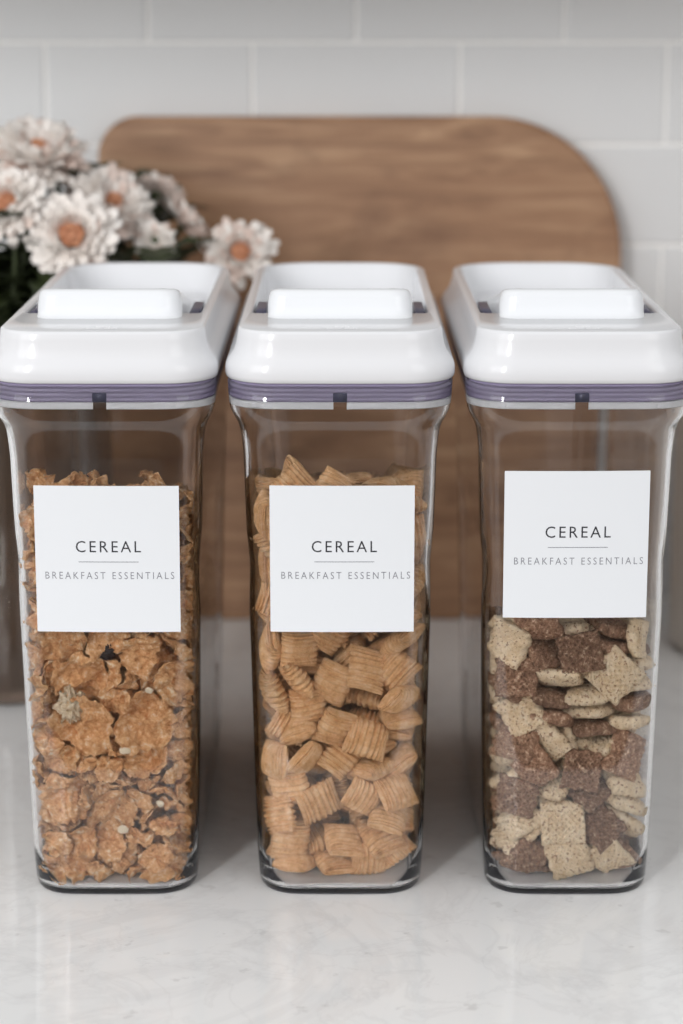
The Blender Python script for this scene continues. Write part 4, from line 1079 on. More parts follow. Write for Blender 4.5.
13,15,1203,854,338,137,168,-915,5,171,1614,844,777,0,244,579,16,-279,1515,851,70,-671,702,223,13,-110,2602,360,412,216,-184,-865,
8,218,398,1061,217,-967,110,-67,7,75,2387,636,336,257,254,-869,7,-301,880,1140,609,519,375,466,13,-232,890,942,376,-268,376,802,
3,-232,1593,912,43,-188,972,-128,3,-159,1430,869,49,5,45,-997,10,-208,2440,369,161,416,70,891,16,-12,629,1025,691,139,-88,703,
14,-135,712,985,654,178,425,598,9,-72,1620,882,922,44,382,-25,10,-217,2313,698,19,935,-335,-106,12,-70,1280,833,473,-520,-607,368,
5,-139,2312,609,312,-486,-756,305,17,243,600,1045,469,262,-75,-839,12,53,1101,899,185,-880,-434,-19,15,195,1363,930,28,-986,115,-110,
7,163,2199,875,452,234,827,234,11,172,2613,690,448,-131,565,679,14,-94,474,1065,85,595,797,-38,4,-220,725,1141,694,195,92,685,
17,-318,1472,951,821,87,-1,562,0,-205,890,1058,466,335,-210,-791,1,-266,1193,889,727,-29,26,684,3,-364,1580,913,886,167,421,-90,
2,-351,1560,822,624,-254,50,-736,16,80,675,900,111,626,750,-179,7,-43,1957,840,474,-35,-6,879,10,71,1728,828,369,-283,-720,514,
1,2,2097,721,486,399,774,-59,2,-77,1704,847,314,-62,223,-920,2,172,981,866,851,51,-121,-506,3,100,2087,848,526,330,-462,-632,
0,169,1716,865,562,-24,-343,-751,3,159,2040,802,307,-775,478,-275,12,-84,659,1134,192,767,-500,-350,17,-131,1003,983,423,-109,110,892,
12,-310,1061,942,421,731,132,519,15,-285,1904,932,339,614,-698,-137,10,-276,1726,899,934,326,-140,14,8,112,875,904,273,-211,134,928,
16,38,747,999,762,-539,106,-339,13,-183,2156,790,887,-41,455,47,16,-161,1974,779,620,-173,-204,-737,11,-94,2505,710,873,245,-113,404,
3,77,490,1121,468,-812,224,-265,3,153,695,994,367,763,529,41,4,205,966,930,250,695,-645,-188,12,-325,1657,1086,49,113,-839,-528,
14,-332,1330,1045,848,179,304,392,1,-304,1290,943,130,-918,114,353,12,-190,1362,931,125,295,-53,945,17,-236,2079,983,352,899,123,-225,
7,-330,1717,1006,582,396,-229,671,4,10,845,1053,32,-271,-925,261,9,52,916,963,74,0,-182,980,1,42,1011,927,879,398,-179,186,
15,12,1565,934,34,987,-107,-107,14,-59,2264,747,729,6,187,657,11,-257,2582,543,715,-480,113,494,15,-331,2413,760,843,-203,-495,-34,
3,55,612,976,373,181,901,-121,6,286,789,993,843,-422,-316,102,13,233,1715,976,89,530,253,803,3,-369,995,1143,68,922,161,344,
0,-331,1506,1062,496,65,116,857,10,-61,1432,975,307,123,11,943,8,-8,1363,914,35,-427,-901,60,15,89,1522,1051,605,157,-43,-778,
16,110,776,956,263,-192,892,311,5,-131,1831,961,880,421,190,-102,13,155,1131,940,260,-327,-236,-876,9,18,2180,875,251,676,626,292,
12,243,877,1047,305,384,-332,-804,3,228,1195,994,450,502,-661,327,7,59,2324,786,132,-315,-937,58,2,-254,560,1166,357,489,-778,-162,
7,-241,1204,996,224,-413,177,-863,8,-36,1112,952,282,-900,172,-283,8,-170,577,1106,587,399,-676,-194,4,23,860,1121,626,116,201,743,
17,39,1813,950,190,905,311,-216,15,-162,2369,797,10,733,-671,98,0,58,1232,988,221,-727,268,-591,4,94,605,1242,22,980,150,123,
5,261,932,1177,57,594,-747,288,1,240,784,1150,839,221,-389,-307,8,188,775,1018,41,310,-477,820,16,233,1082,1019,411,-241,-674,562,
12,-363,1399,1178,154,-636,-495,570,13,-316,1203,1155,368,-829,-369,198,16,-185,565,1211,20,647,-743,-161,17,-164,1604,1062,917,-79,-83,380,
4,-203,1581,992,76,-654,-698,278,13,-44,500,1210,894,165,-10,-414,13,-59,749,1198,247,-111,-890,364,0,163,845,1177,349,902,248,40,
16,-104,545,1133,343,-359,647,-578,8,18,590,1115,448,-466,438,-623,5,9,1038,1033,916,-137,207,311,9,-2,1739,1027,584,-108,77,-799,
2,87,376,1243,394,29,-348,-849,8,131,418,1174,572,-577,465,-347,12,208,1566,934,290,315,27,902,11,187,2113,1027,613,-247,-225,714,
9,-286,989,1279,246,-378,-877,158,2,-270,467,1239,138,-776,488,372,15,-167,1113,1069,946,-2,294,128,16,-185,421,1188,429,497,737,153,
8,-136,838,1129,258,-426,-812,302,12,-118,1261,1127,969,-219,-25,104,7,149,943,1054,485,13,-165,-857,17,-84,1318,1024,487,-212,133,-835,
17,-63,2128,921,321,612,629,354,5,-147,1738,998,8,164,77,982,9,169,945,1221,317,890,-36,322,15,152,1840,1024,364,-637,445,-512,
6,224,1608,1106,299,589,684,308,8,-177,533,1273,186,-803,-503,255,5,-366,890,1252,778,-79,-585,213,8,-346,418,1340,952,41,253,-161,
8,-220,348,1226,140,-956,239,-88,4,-238,1367,1140,189,-273,96,-937,6,-83,1466,1057,506,67,-26,-858,8,82,359,1307,127,-522,808,-239,
14,-150,386,1340,19,816,-575,41,10,58,753,1241,41,752,492,-434,7,-118,1610,1160,112,26,978,170,11,-291,1934,1077,719,145,325,596,
7,-40,1977,1000,87,300,945,-84,1,-77,1256,962,136,976,80,-145,3,237,348,1342,36,991,-115,33,1,57,1094,1142,562,410,678,-235,
14,150,1420,1151,210,-795,567,-21,7,158,1346,1051,12,-220,188,-956,16,91,1653,1095,655,-265,-340,-619,16,-235,422,1413,534,335,-423,-649,
11,-321,1704,1284,545,-328,-684,355,0,-277,808,1274,956,-216,159,111,12,-377,749,1201,551,491,240,629,4,-235,709,1231,201,708,675,-26,
10,-227,1406,1066,205,-860,-193,423,11,-101,1448,1200,910,184,28,367,9,-81,966,1227,340,56,-69,-935,3,-19,870,1223,956,-115,-262,-44,
17,-28,1138,1158,379,814,-209,385,5,-187,1750,1143,507,783,-118,339,16,22,1184,1035,524,89,7,-846,5,-101,1959,922,18,-675,-735,52,
16,95,486,1269,325,33,-42,943,7,253,1707,1128,893,-137,142,401,9,172,1115,1100,928,-83,-189,-306,16,52,973,1131,932,-249,136,223,
17,-304,689,1438,476,-54,-288,828,14,-213,278,1433,239,285,-918,-132,7,-373,910,1457,275,761,272,520,8,-273,584,1303,443,-509,-582,452,
2,-197,1033,1150,124,-306,943,10,5,-355,1055,1213,574,195,354,711,10,-9,258,1353,77,335,-818,458,8,-10,422,1296,823,322,291,364,
13,143,1328,1208,54,183,-980,45,5,4,1334,1129,25,-865,-479,-139,11,46,1823,1118,364,282,-236,-854,6,-208,884,1181,115,783,588,161,
8,-89,947,1136,135,768,-589,-207,16,326,309,1391,516,53,-723,-453,11,56,1910,1256,940,15,-182,-286,3,94,1009,1229,909,146,-145,-360,
11,-68,2153,1026,781,-83,194,585,13,-337,1111,1496,229,-39,577,-781,13,-367,1149,1328,326,-274,-41,-903,10,-355,723,1334,289,646,413,571,
14,-181,1620,1270,398,829,363,145,10,-342,1549,1142,502,287,169,797,2,-121,191,1441,985,159,3,-57,2,94,338,1371,382,92,182,901,
13,-65,583,1295,388,78,-77,-914,5,33,1012,1316,115,-866,-471,114,15,135,1726,1296,768,-121,60,624,9,65,1513,1206,649,-181,-278,683,
3,-4,1527,1117,244,-906,255,-228,14,221,404,1403,98,352,904,-217,12,198,763,1278,189,33,42,-980,12,199,1138,1189,261,-52,-53,-961,
17,278,1590,1264,409,299,99,-855,15,-345,1356,1472,876,76,-425,-210,5,-161,541,1446,65,987,-119,-74,16,-185,480,1381,475,-43,-106,871,
14,-227,649,1340,473,-284,15,-832,4,-201,1109,1228,806,26,130,575,1,-269,1227,1211,707,-215,50,-671,13,-129,275,1521,87,-775,610,-133,
1,51,303,1423,283,-867,407,-36,15,8,753,1352,56,812,580,-1,5,-271,1026,1364,394,44,-903,158,1,-137,977,1283,82,876,420,-219,
14,-57,1263,1235,50,-107,988,84,9,-19,1680,1294,843,266,-350,-307,1,201,258,1473,714,-290,-298,-561,5,138,554,1334,51,-619,772,-128,
6,166,958,1300,571,-256,110,771,1,247,1079,1300,206,894,390,71,5,255,1385,1270,727,-49,-52,682,2,-383,612,1573,136,645,-264,-703,
10,-344,716,1530,675,313,-197,637,11,-223,1622,1401,38,60,-368,-926,17,-186,819,1340,139,52,36,987,14,-262,1268,1297,426,-336,38,-838,
9,-302,1438,1279,130,-890,-280,333,4,64,197,1536,553,-296,150,763,9,16,502,1429,593,262,-691,-318,13,-74,392,1433,218,-948,61,218,
17,-74,928,1406,278,463,840,32,4,-104,1106,1294,403,879,236,-84,8,-148,658,1387,174,968,121,-128,16,-125,756,1264,801,-129,-267,-518,
16,288,363,1494,834,-207,277,428,1,281,504,1339,345,-896,272,-50,13,131,1179,1295,382,430,-123,-808,2,249,653,1319,481,-176,133,-847,
10,212,1286,1318,656,454,-462,-387,2,-351,514,1510,888,-126,346,273,15,-362,1221,1637,299,463,-401,-731,13,-161,737,1480,395,177,272,858,
3,-260,906,1412,162,114,329,922,6,-174,1208,1293,519,628,-576,-56,11,-155,1899,1171,695,8,335,635,11,94,289,1567,970,-145,150,117,
4,-100,148,1518,472,-840,-105,242,16,117,446,1421,548,-140,105,817,12,-148,1098,1361,755,-105,-248,596,5,100,610,1401,452,164,329,811,
13,-155,1383,1307,329,-130,138,924,5,31,1401,1293,178,-433,-881,54,7,259,594,1538,189,778,559,210,9,239,484,1456,404,-165,160,885,
7,253,857,1384,22,949,-295,97,14,244,1260,1449,945,-119,-297,-39,16,94,1208,1200,846,-511,-115,-89,9,147,1526,1318,448,-91,307,-834,
15,-98,228,1718,958,-135,-149,-198,14,-210,878,1676,729,-606,108,295,4,-391,839,1589,469,688,-28,551,0,-267,594,1532,903,359,108,-202,
3,-284,967,1480,903,68,421,-10,17,-215,1372,1397,680,24,281,-676,1,-271,1182,1403,754,486,96,429,0,64,505,1522,605,-253,744,-121,
15,156,1370,1469,135,486,859,73,17,44,795,1476,143,711,-641,-247,16,-59,587,1422,74,772,439,451,15,-24,1503,1400,48,-494,867,15,
7,36,1291,1335,891,-120,-309,306,5,-31,1110,1375,770,-168,286,-544,2,268,280,1540,824,-310,-422,-213,8,311,771,1556,11,-835,549,16,
10,290,729,1457,48,711,632,301,6,195,1048,1381,183,-13,982,-32,17,213,1467,1366,616,24,-228,753,10,-226,336,1713,12,-754,-631,175,
9,-264,1010,1672,115,-382,-89,-911,2,-65,214,1596,832,-248,-112,-481,5,-176,952,1499,963,-31,92,-246,4,-223,837,1478,95,260,-457,844,
4,-164,1059,1442,147,355,914,124,17,-6,776,1702,66,-676,434,-590,13,194,389,1649,112,750,-592,269,1,-79,151,1641,763,-598,-240,-17,
12,-31,946,1480,673,-443,-51,-589,14,-2,689,1529,246,-475,-842,-60,11,17,1322,1494,668,-97,-167,718,0,-86,1214,1371,87,-678,582,437,
8,263,1045,1503,126,327,932,78,0,283,606,1429,622,-417,514,416,5,209,957,1421,99,-186,101,971,10,115,893,1346,465,2,-521,715,
4,-224,429,1612,111,-284,-912,269,7,-184,727,1591,2,484,872,-59,5,-242,469,1523,916,138,245,-284,2,-211,289,1581,112,536,784,-290,
9,-224,1263,1484,523,401,-137,738,17,-150,553,1761,141,651,742,63,0,-73,574,1574,389,-241,121,-880,10,246,762,1664,95,113,943,294,
13,-20,404,1622,69,471,799,-364,9,38,1040,1500,2,731,213,647,16,-133,1180,1464,975,-86,-57,194,8,102,1086,1361,71,489,845,-197,
8,234,163,1556,71,-936,-273,207,2,156,536,1521,161,473,-267,-823,10,190,736,1431,420,535,-597,-422,6,-276,450,1740,81,-764,-576,-275,
4,-252,558,1652,650,-287,-182,679,10,32,959,1585,285,-939,151,-113,14,-264,991,1588,971,-71,222,-34,16,-124,511,1520,699,47,-209,-681,
14,38,445,1830,166,-354,-918,-44,10,103,423,1699,535,-96,140,826,7,194,994,1578,922,54,-377,-56,1,90,752,1677,376,-582,434,-574,
17,160,813,1576,646,-26,268,-712,14,95,1152,1422,135,-910,363,-144,8,210,268,1709,484,-801,-314,153,9,210,902,1500,910,-134,-143,364,
12,-327,576,1687,144,-186,-68,968,1,-153,465,1624,153,-293,-820,465,2,-91,818,1568,25,-814,511,271,4,-105,1057,1532,183,762,540,-303,
14,-199,211,1829,922,75,-3,-378,10,0,316,1766,835,222,202,458,1,229,149,1683,404,-178,667,598,0,47,551,1609,73,931,-326,137,
15,149,928,1725,178,839,499,120,0,-19,870,1613,895,345,-37,276,3,159,1082,1496,141,-97,76,981,0,294,663,1672,743,-582,327,-28,
0,123,636,1503,381,185,-777,-463,14,-177,334,1959,467,578,82,662,1,-229,268,1770,535,109,-104,-830,1,-79,418,1757,97,288,-210,928,
15,-46,1042,1673,191,739,642,60,7,-310,621,1789,882,89,-274,369,3,-328,714,1647,530,-669,436,-282,11,-94,1222,1583,967,213,67,113,
13,156,292,1938,115,163,-192,-960,16,-249,148,1756,874,-481,-55,-19,0,-33,162,1822,390,229,597,-661,14,-68,515,1671,51,-337,-936,79,
16,171,524,1654,51,-481,-775,-405,6,-146,661,1654,400,-549,-717,-152,11,165,1219,1608,129,232,158,950,9,258,168,1993,417,320,-800,286,
4,142,192,1812,707,234,-523,412,15,194,478,1804,513,215,733,390,16,292,306,1762,490,-57,-408,767,8,223,185,1705,916,-378,-85,94,
4,145,661,1618,47,964,-249,-61,11,184,808,1809,662,255,120,-693,12,-186,378,1854,5,-423,448,786,16,-130,234,1877,918,-59,-171,351,
4,-296,309,1945,303,490,378,723,7,-116,607,1836,6,-288,-923,250,12,-386,753,1716,588,542,531,276,14,-233,760,1757,165,19,-972,-159,
5,16,251,1885,137,-493,-846,-141,8,-101,329,1806,406,268,-469,-735,9,55,371,1882,88,-818,535,184,3,97,252,1713,191,-162,-772,582,
5,-86,715,1697,571,253,739,247,11,-129,789,1848,31,-80,385,918,1,235,223,1790,362,112,915,-132,4,306,272,1880,399,-351,-789,306,
17,148,640,1907,846,-467,126,-220,3,241,589,1727,876,-392,240,138,9,55,627,1776,593,-681,248,347,10,-49,190,1943,227,515,401,721,
7,-289,487,1924,56,950,255,-166,5,-252,486,1830,254,-672,694,-13,3,-152,149,1924,638,-589,-480,117,6,58,160,1695,435,244,-20,865,
3,40,508,1760,573,525,5,-628,14,-77,389,1910,471,239,837,138,6,45,587,1687,360,765,-352,400,14,122,147,1935,389,600,295,-633,
1,197,266,1844,254,-918,-192,-231]
NS_FLAKE = 300
PILE_PILLOW = [
2,136,219,1142,618,251,475,-572,2,138,222,770,1,202,-497,843,0,-110,239,427,653,715,-7,245,0,-41,236,1062,565,603,-462,319,
1,-206,196,1257,403,605,-389,564,3,284,236,479,144,296,-849,-411,0,19,260,203,58,-751,627,197,3,-29,224,831,442,725,-354,389,
0,-253,259,212,493,560,-397,532,2,267,247,1141,241,215,-573,752,1,-310,238,360,114,-629,-371,-672,2,216,274,213,178,-494,-824,-210,
4,120,229,454,51,355,-689,628,1,-165,234,943,571,455,585,-351,3,-330,233,655,661,543,-384,-345,4,2,241,666,343,237,459,-783,
0,246,257,340,734,202,-20,647,0,-336,230,1025,552,85,-822,101,1,-32,268,73,148,-529,-835,-5,0,-350,251,1247,304,-708,161,-615,
4,301,227,981,-99,486,-784,372,1,151,252,99,678,717,130,89,2,-171,243,662,141,-596,653,-443,2,-254,235,510,464,641,433,-429,
0,157,272,596,22,-432,900,-22,0,-225,217,1100,110,-442,-90,-885,1,-226,270,70,817,-113,101,554,3,311,247,1295,43,-870,381,-307,
1,-222,191,2090,320,175,573,-733,4,318,358,617,287,-676,642,-213,3,303,314,855,25,-789,612,-14,1,-365,221,1944,602,-459,513,-402,
2,-196,250,793,748,-241,-33,616,2,-57,232,1333,483,730,-309,369,4,-39,180,2081,709,493,-178,469,0,161,401,945,47,-224,-970,-68,
3,347,464,2022,342,-550,759,59,2,-92,377,177,217,-2,129,-967,3,-250,258,840,761,606,174,-149,3,274,322,143,-183,-312,-321,874,
0,46,385,1171,607,247,-294,-694,3,217,360,2051,452,-16,-106,-884,4,327,213,1858,688,717,44,96,4,-314,226,1492,593,786,125,-117,
3,-367,351,1672,509,-472,-541,473,3,-15,381,434,598,227,-710,291,0,298,444,763,82,-767,-635,-14,4,128,411,820,55,-38,-997,21,
4,349,245,1575,445,-343,807,-177,0,-330,377,2006,206,838,283,-415,2,-290,225,1781,297,341,-723,520,4,94,518,2039,681,-79,37,725,
0,355,450,1191,680,263,-653,-203,0,291,397,310,204,-688,-656,-230,0,-315,1084,1922,184,-455,-865,95,1,134,399,194,791,-360,350,-346,
3,346,398,1370,438,229,855,152,1,349,337,1711,317,-184,880,-299,0,-109,559,248,63,-761,644,-5,0,-146,364,1118,642,-175,-50,-743,
1,-297,420,730,615,13,236,751,3,-331,491,886,491,-578,-635,140,2,-118,418,564,175,434,871,-143,0,301,232,1995,125,-34,-92,-986,
3,221,370,1208,449,199,-225,-840,0,-215,380,2079,566,423,-706,-16,1,-279,395,407,361,159,310,864,0,315,1353,1864,317,-394,844,172,
0,326,693,1993,776,-447,-183,402,2,196,371,1349,899,-85,-400,150,2,160,379,669,45,863,-487,114,3,308,362,1011,396,126,613,671,
2,-261,382,586,183,-192,962,54,1,-18,378,998,206,-967,115,82,2,-335,389,1107,203,-582,-164,-769,2,-289,369,1360,48,-879,-450,145,
2,198,559,1263,-148,284,141,-936,2,-272,384,122,594,23,-72,-799,2,-278,411,251,585,-146,-255,-755,1,289,367,456,335,-516,-768,-172,
3,9,556,150,63,-120,-32,989,2,-316,483,1225,836,-115,458,277,0,-58,575,1179,195,-802,562,7,4,285,243,1430,399,0,104,910,
3,-10,376,1326,610,-215,736,194,1,119,557,274,42,-892,-442,-71,4,310,562,658,224,-754,-595,159,1,131,397,379,312,652,665,182,
0,-163,422,382,630,235,616,408,0,137,609,837,86,-174,973,117,4,-141,597,482,225,328,837,372,1,-285,564,146,397,490,391,-668,
0,-337,453,1498,505,326,260,754,0,283,505,198,112,991,1,-55,2,281,556,457,75,-868,433,-226,1,-289,602,771,227,-809,465,277,
1,-69,382,850,224,939,-205,-153,1,277,461,65,667,-21,-77,-739,4,-177,1235,1885,42,925,-374,-20,0,66,515,1306,279,467,813,205,
3,112,386,535,120,509,-839,-143,4,-198,372,990,726,-113,97,-670,0,-17,377,710,209,967,20,139,3,-356,577,1972,236,418,117,868,
0,298,505,898,130,-42,986,89,1,308,540,1044,70,11,-136,987,1,178,1506,1824,980,-178,79,-9,4,322,680,114,528,365,-721,-258,
1,-207,557,617,234,-459,-804,-293,3,322,1191,1895,595,201,5,-777,4,298,638,814,519,111,-340,775,3,316,685,966,43,654,710,253,
1,-338,391,1846,55,-655,-715,233,1,-135,1767,1736,582,329,-501,-548,3,25,1158,1894,970,174,112,123,4,-326,882,624,345,99,-911,-200,
3,80,970,706,994,-57,-68,-39,1,-286,561,309,14,640,766,-23,3,-191,550,1070,482,122,-857,-129,4,273,738,365,495,-36,-176,-849,
2,112,738,226,961,-31,-215,-166,0,0,540,913,51,600,794,70,1,-12,564,1043,816,-18,-96,-567,4,-309,714,381,222,685,-691,-40,
4,324,375,1875,644,-489,326,488,4,209,535,568,174,435,-882,12,0,-35,622,758,186,96,-954,210,4,-226,227,1409,45,275,959,-31,
0,309,547,1899,865,161,-153,-447,1,-156,494,750,244,-754,-459,398,3,78,527,473,968,160,32,-184,3,309,508,1616,917,-366,-102,-114,
2,150,736,1184,70,979,-185,-18,3,338,776,1828,319,605,-715,138,2,-159,424,1248,168,117,-978,13,0,314,399,1529,158,808,-456,334,
3,-4,896,803,119,-936,-186,-269,4,-268,702,59,949,19,-3,-312,0,295,906,289,152,-723,672,-27,1,303,707,594,233,-632,-738,2,
2,150,569,1123,-8,-355,-928,100,1,325,647,1255,315,251,892,199,0,-29,742,1120,40,918,-385,79,0,-340,675,1592,733,213,325,557,
2,-130,421,61,107,318,941,27,2,69,422,52,150,-37,-15,-987,4,299,765,742,-48,864,456,204,0,287,900,665,192,-974,92,-63,
4,-328,565,1028,704,106,315,626,2,-306,532,1708,94,968,-206,-98,0,-282,914,67,616,113,158,762,1,-267,1302,85,308,-768,551,103,
4,-273,1687,66,105,-527,-842,-19,3,-256,2025,62,910,14,-11,-413,4,34,685,79,398,-913,-16,-68,4,-88,956,73,890,124,-224,374,
4,-125,1202,175,727,-14,143,670,0,109,1491,62,869,88,2,-486,1,-106,1937,74,784,-125,177,-580,1,178,616,132,783,371,471,163,
1,171,945,78,-15,545,-799,-250,4,117,1245,72,201,-647,728,-95,3,260,1618,62,469,-10,-77,879,4,295,1962,67,145,-737,655,70,
1,-137,621,116,855,-259,383,-231,0,-178,846,149,-200,-245,247,-915,4,-294,1111,65,38,-770,-635,20,0,-283,1491,71,206,55,-976,-23,
3,-285,1860,95,421,418,-295,748,3,12,839,105,216,118,-803,-540,2,-93,1162,61,84,936,331,-77,4,-47,1349,60,996,-1,-34,-76,
4,-82,1554,67,38,3,995,77,0,177,783,106,140,-59,871,465,1,259,1102,68,52,-947,309,-62,2,279,1344,54,750,34,-39,-658,
0,95,1709,62,771,-4,88,-629,1,-265,701,216,497,709,389,-312,2,-272,1043,184,541,-102,234,-800,1,-273,1406,217,164,-553,793,193,
2,-128,1440,155,207,161,-10,-964,4,-83,731,202,78,-958,257,94,4,58,1069,91,823,85,414,-377,3,74,1359,171,376,-204,-280,-858,
0,-106,1746,67,486,119,108,-858,4,276,573,319,23,-941,-333,-35,3,325,888,122,710,75,-688,-125,4,276,1247,168,120,-948,222,-186,
4,275,1790,84,179,523,764,-330,0,-270,846,296,759,315,-251,510,3,-208,987,279,959,162,-62,-221,4,-288,1226,187,270,-942,-168,99,
1,-266,1590,191,959,-150,110,210,3,-69,1035,210,701,197,112,-675,2,184,1465,246,489,495,-441,-565,4,-30,1667,175,75,-990,-10,114,
3,272,726,233,48,978,-194,49,0,120,987,215,960,51,-173,-210,2,259,1059,201,954,41,-227,-186,0,280,1901,181,17,65,97,-992,
0,-274,901,465,103,337,-859,-368,1,-299,1054,409,647,156,49,744,1,-286,1172,312,274,-542,-778,-154,2,-116,1525,270,1,-274,923,-268,
2,-32,546,363,567,65,-58,818,0,-124,726,338,12,983,84,-160,0,-43,903,279,320,-796,-511,21,4,28,1195,221,79,664,-132,-731,
4,159,1636,171,138,111,-972,-150,0,262,822,505,222,-320,-893,-222,1,164,1180,232,579,-409,-523,470,4,286,1498,150,191,-804,-524,-200,
2,-277,544,478,411,214,340,817,3,-211,759,474,381,175,-6,907,0,-141,1035,436,190,-359,213,-887,3,-272,1232,454,960,-21,48,270,
2,-115,1327,268,34,-452,-890,32,0,0,698,451,34,800,-575,165,0,-37,878,414,380,-61,309,-868,1,-101,1164,332,171,-894,-410,-25,
1,50,1524,240,342,-540,-256,723,2,148,674,400,575,-407,-163,690,1,133,868,336,83,-298,949,-35,0,264,1283,343,506,-826,182,-159,
0,317,1406,270,435,227,826,274,4,-340,671,598,131,707,150,677,3,-156,904,552,100,977,-56,-176,0,-126,1371,401,152,-726,-642,187,
1,-291,1348,345,95,-758,634,112,2,126,861,467,757,-73,131,-634,1,86,1216,382,149,986,-50,37,4,55,1382,328,299,-925,84,213,
2,131,557,708,148,530,830,-81,1,137,716,573,521,-217,-825,-9,3,283,962,419,41,764,641,54,0,260,1107,341,173,-922,337,-65,
1,265,1591,339,443,15,-47,-894,0,-195,739,631,376,-847,322,-190,2,-270,1072,551,956,-212,43,196,3,-285,1706,288,-83,125,213,964,
0,-9,566,615,148,-743,-628,169,4,-53,736,562,851,-108,-50,510,4,83,1049,341,722,-212,131,644,0,136,1733,299,55,765,613,184,
2,145,754,732,180,689,-647,-270,2,273,1014,555,165,849,481,135,4,286,1172,471,500,-49,-7,863,0,163,1554,418,448,-204,-243,834,
4,-233,361,856,562,-370,189,-713,1,-301,776,743,87,-959,-154,217,2,-164,935,677,-70,80,101,988,3,-287,1407,478,524,-184,-130,-820,
1,-282,1525,341,83,608,765,-191,2,0,801,673,444,-121,51,-885,0,22,950,578,904,-24,36,-422,2,40,1068,480,89,-576,-808,-68,
1,-40,1546,396,172,-227,-206,-935,4,180,1049,609,751,164,-337,-542,3,153,1239,531,12,-822,563,-72,1,140,1389,462,247,31,-279,926,
1,-164,785,794,943,-112,181,-252,0,-329,722,913,200,-600,-621,461,0,-64,1077,738,60,-690,715,-83,4,-285,1057,698,-15,-125,-964,228,
0,-299,1260,589,148,779,-585,-166,0,-290,2052,195,666,116,130,-724,4,163,585,980,598,-235,-35,-764,4,-118,1093,578,823,-130,93,-544,
4,-66,1226,470,298,183,-15,936,3,205,914,796,66,129,109,982,2,270,1093,734,-2,-531,833,150,3,290,1192,614,571,18,242,783,
1,321,1374,503,684,188,564,420,0,-313,931,839,287,-338,-827,342,2,-292,1131,796,785,-109,155,588,3,-182,1210,666,226,786,-573,-13,
4,-152,1377,559,880,-342,317,83,2,-186,1773,183,65,-928,299,-207,0,-48,735,871,928,-33,299,-215,3,143,803,898,181,459,832,249,
1,-23,1313,680,96,-221,968,-41,4,31,1146,620,-35,812,543,-206,4,20,1379,557,821,140,-82,-546,0,308,839,911,353,-481,799,65,
3,283,1013,854,470,-27,286,834,3,165,1367,627,224,-468,-784,338,2,52,1723,401,976,-106,-96,161,4,-184,611,892,828,-120,547,12,
0,-341,853,1046,-28,679,285,674,1,-312,1344,743,256,200,-904,-276,4,-288,1449,611,305,811,-497,-9,0,-114,1697,308,24,-808,-586,39,
1,-274,1574,479,267,837,399,-260,1,-149,979,835,-57,-292,75,951,4,-8,902,948,153,769,619,25,0,-159,1273,781,84,143,-977,124,
3,131,1183,711,627,112,178,749,1,51,1572,520,43,-91,985,-130,1,43,933,1086,102,526,-827,165,0,171,749,1046,60,984,7,-162,
0,183,961,982,926,-151,63,336,1,109,1039,842,447,821,-143,321,0,336,1566,507,569,453,-496,-472,1,294,1716,224,949,139,274,-53,
3,-353,694,1147,192,676,-199,-681,3,-208,840,931,11,-935,352,3,2,-274,1746,509,129,529,-835,-62,4,-15,1835,250,463,5,863,197,
3,-276,1892,248,38,819,-569,34,4,25,728,982,929,63,213,-293,2,57,1512,665,976,-59,-201,38,2,-6,1698,582,415,-245,154,862,
3,109,1906,61,584,1,-59,809,2,152,381,1073,14,-750,660,-18,2,181,1179,926,68,988,-131,-6,1,344,1071,997,310,615,-326,-645,
2,313,1224,862,138,-811,472,-313,4,198,1564,584,328,-656,-618,280,0,-318,1008,1132,41,-833,-402,375,0,-320,1029,959,391,720,-535,-202,
0,-125,1718,442,60,980,157,100,1,-284,2200,93,86,-43,-515,850,0,-262,1825,378,961,-75,118,-235,0,-165,723,1020,661,162,-36,731,
1,162,1332,793,932,-98,-288,-191,4,160,1728,538,618,241,556,499,3,276,1900,313,22,554,829,60,4,284,712,1113,163,937,-304,-43,
0,159,1090,1063,222,878,-422,-12,2,276,1499,777,150,347,925,-19,4,313,1459,653,31,-703,709,-33,0,303,1305,727,109,623,763,126,
0,-348,823,1288,577,436,-622,-297,3,-162,1121,911,219,8,-349,-910,4,-314,1264,878,51,989,52,-120,4,-290,1626,618,939,-60,173,-289,
0,127,2103,63,557,-127,-13,820,3,101,222,1398,991,-11,-16,121,4,-206,796,1153,668,-143,-1,-729,4,22,1096,960,737,-136,-265,604,
3,-131,1553,536,229,113,-963,68,0,145,2045,213,698,-55,-240,-671,4,-89,1071,1060,944,-159,-71,-278,3,134,1505,814,606,-40,-336,-719,
4,319,1442,899,646,135,-16,-750,3,300,2136,117,576,95,549,597,3,116,1843,189,210,-213,-264,916,0,-197,244,1549,-71,924,-279,247,
1,-229,644,1233,963,192,170,68,4,-332,1344,1010,566,-309,326,-690,4,-338,1468,888,416,394,-737,-355,2,-25,2001,165,137,193,143,960,
2,-78,2130,53,483,-2,-46,-873,3,-42,231,1495,374,-373,-738,419,2,-163,945,1025,348,890,-287,-53,1,32,1856,624,240,128,466,841,
1,266,1919,465,380,439,-683,442,0,21,1202,841,321,39,-46,944,1,307,557,1413,433,707,536,-152,1,302,896,1076,-106,-16,-80,990,
3,155,1676,713,20,452,-857,243,3,293,1771,553,328,-170,924,91,0,34,218,1652,47,581,-772,250,0,-359,615,1363,232,644,282,671,
3,-186,974,1179,605,-201,189,-745,2,-234,1182,1000,234,155,-206,-936,3,-289,1939,482,97,39,-932,344,4,-120,2046,309,237,18,911,334,
4,227,189,1632,44,-155,777,-607,2,123,245,1527,35,-855,-509,83,2,-27,886,1214,-3,-994,74,-63,4,-94,1286,934,836,-76,-31,540,
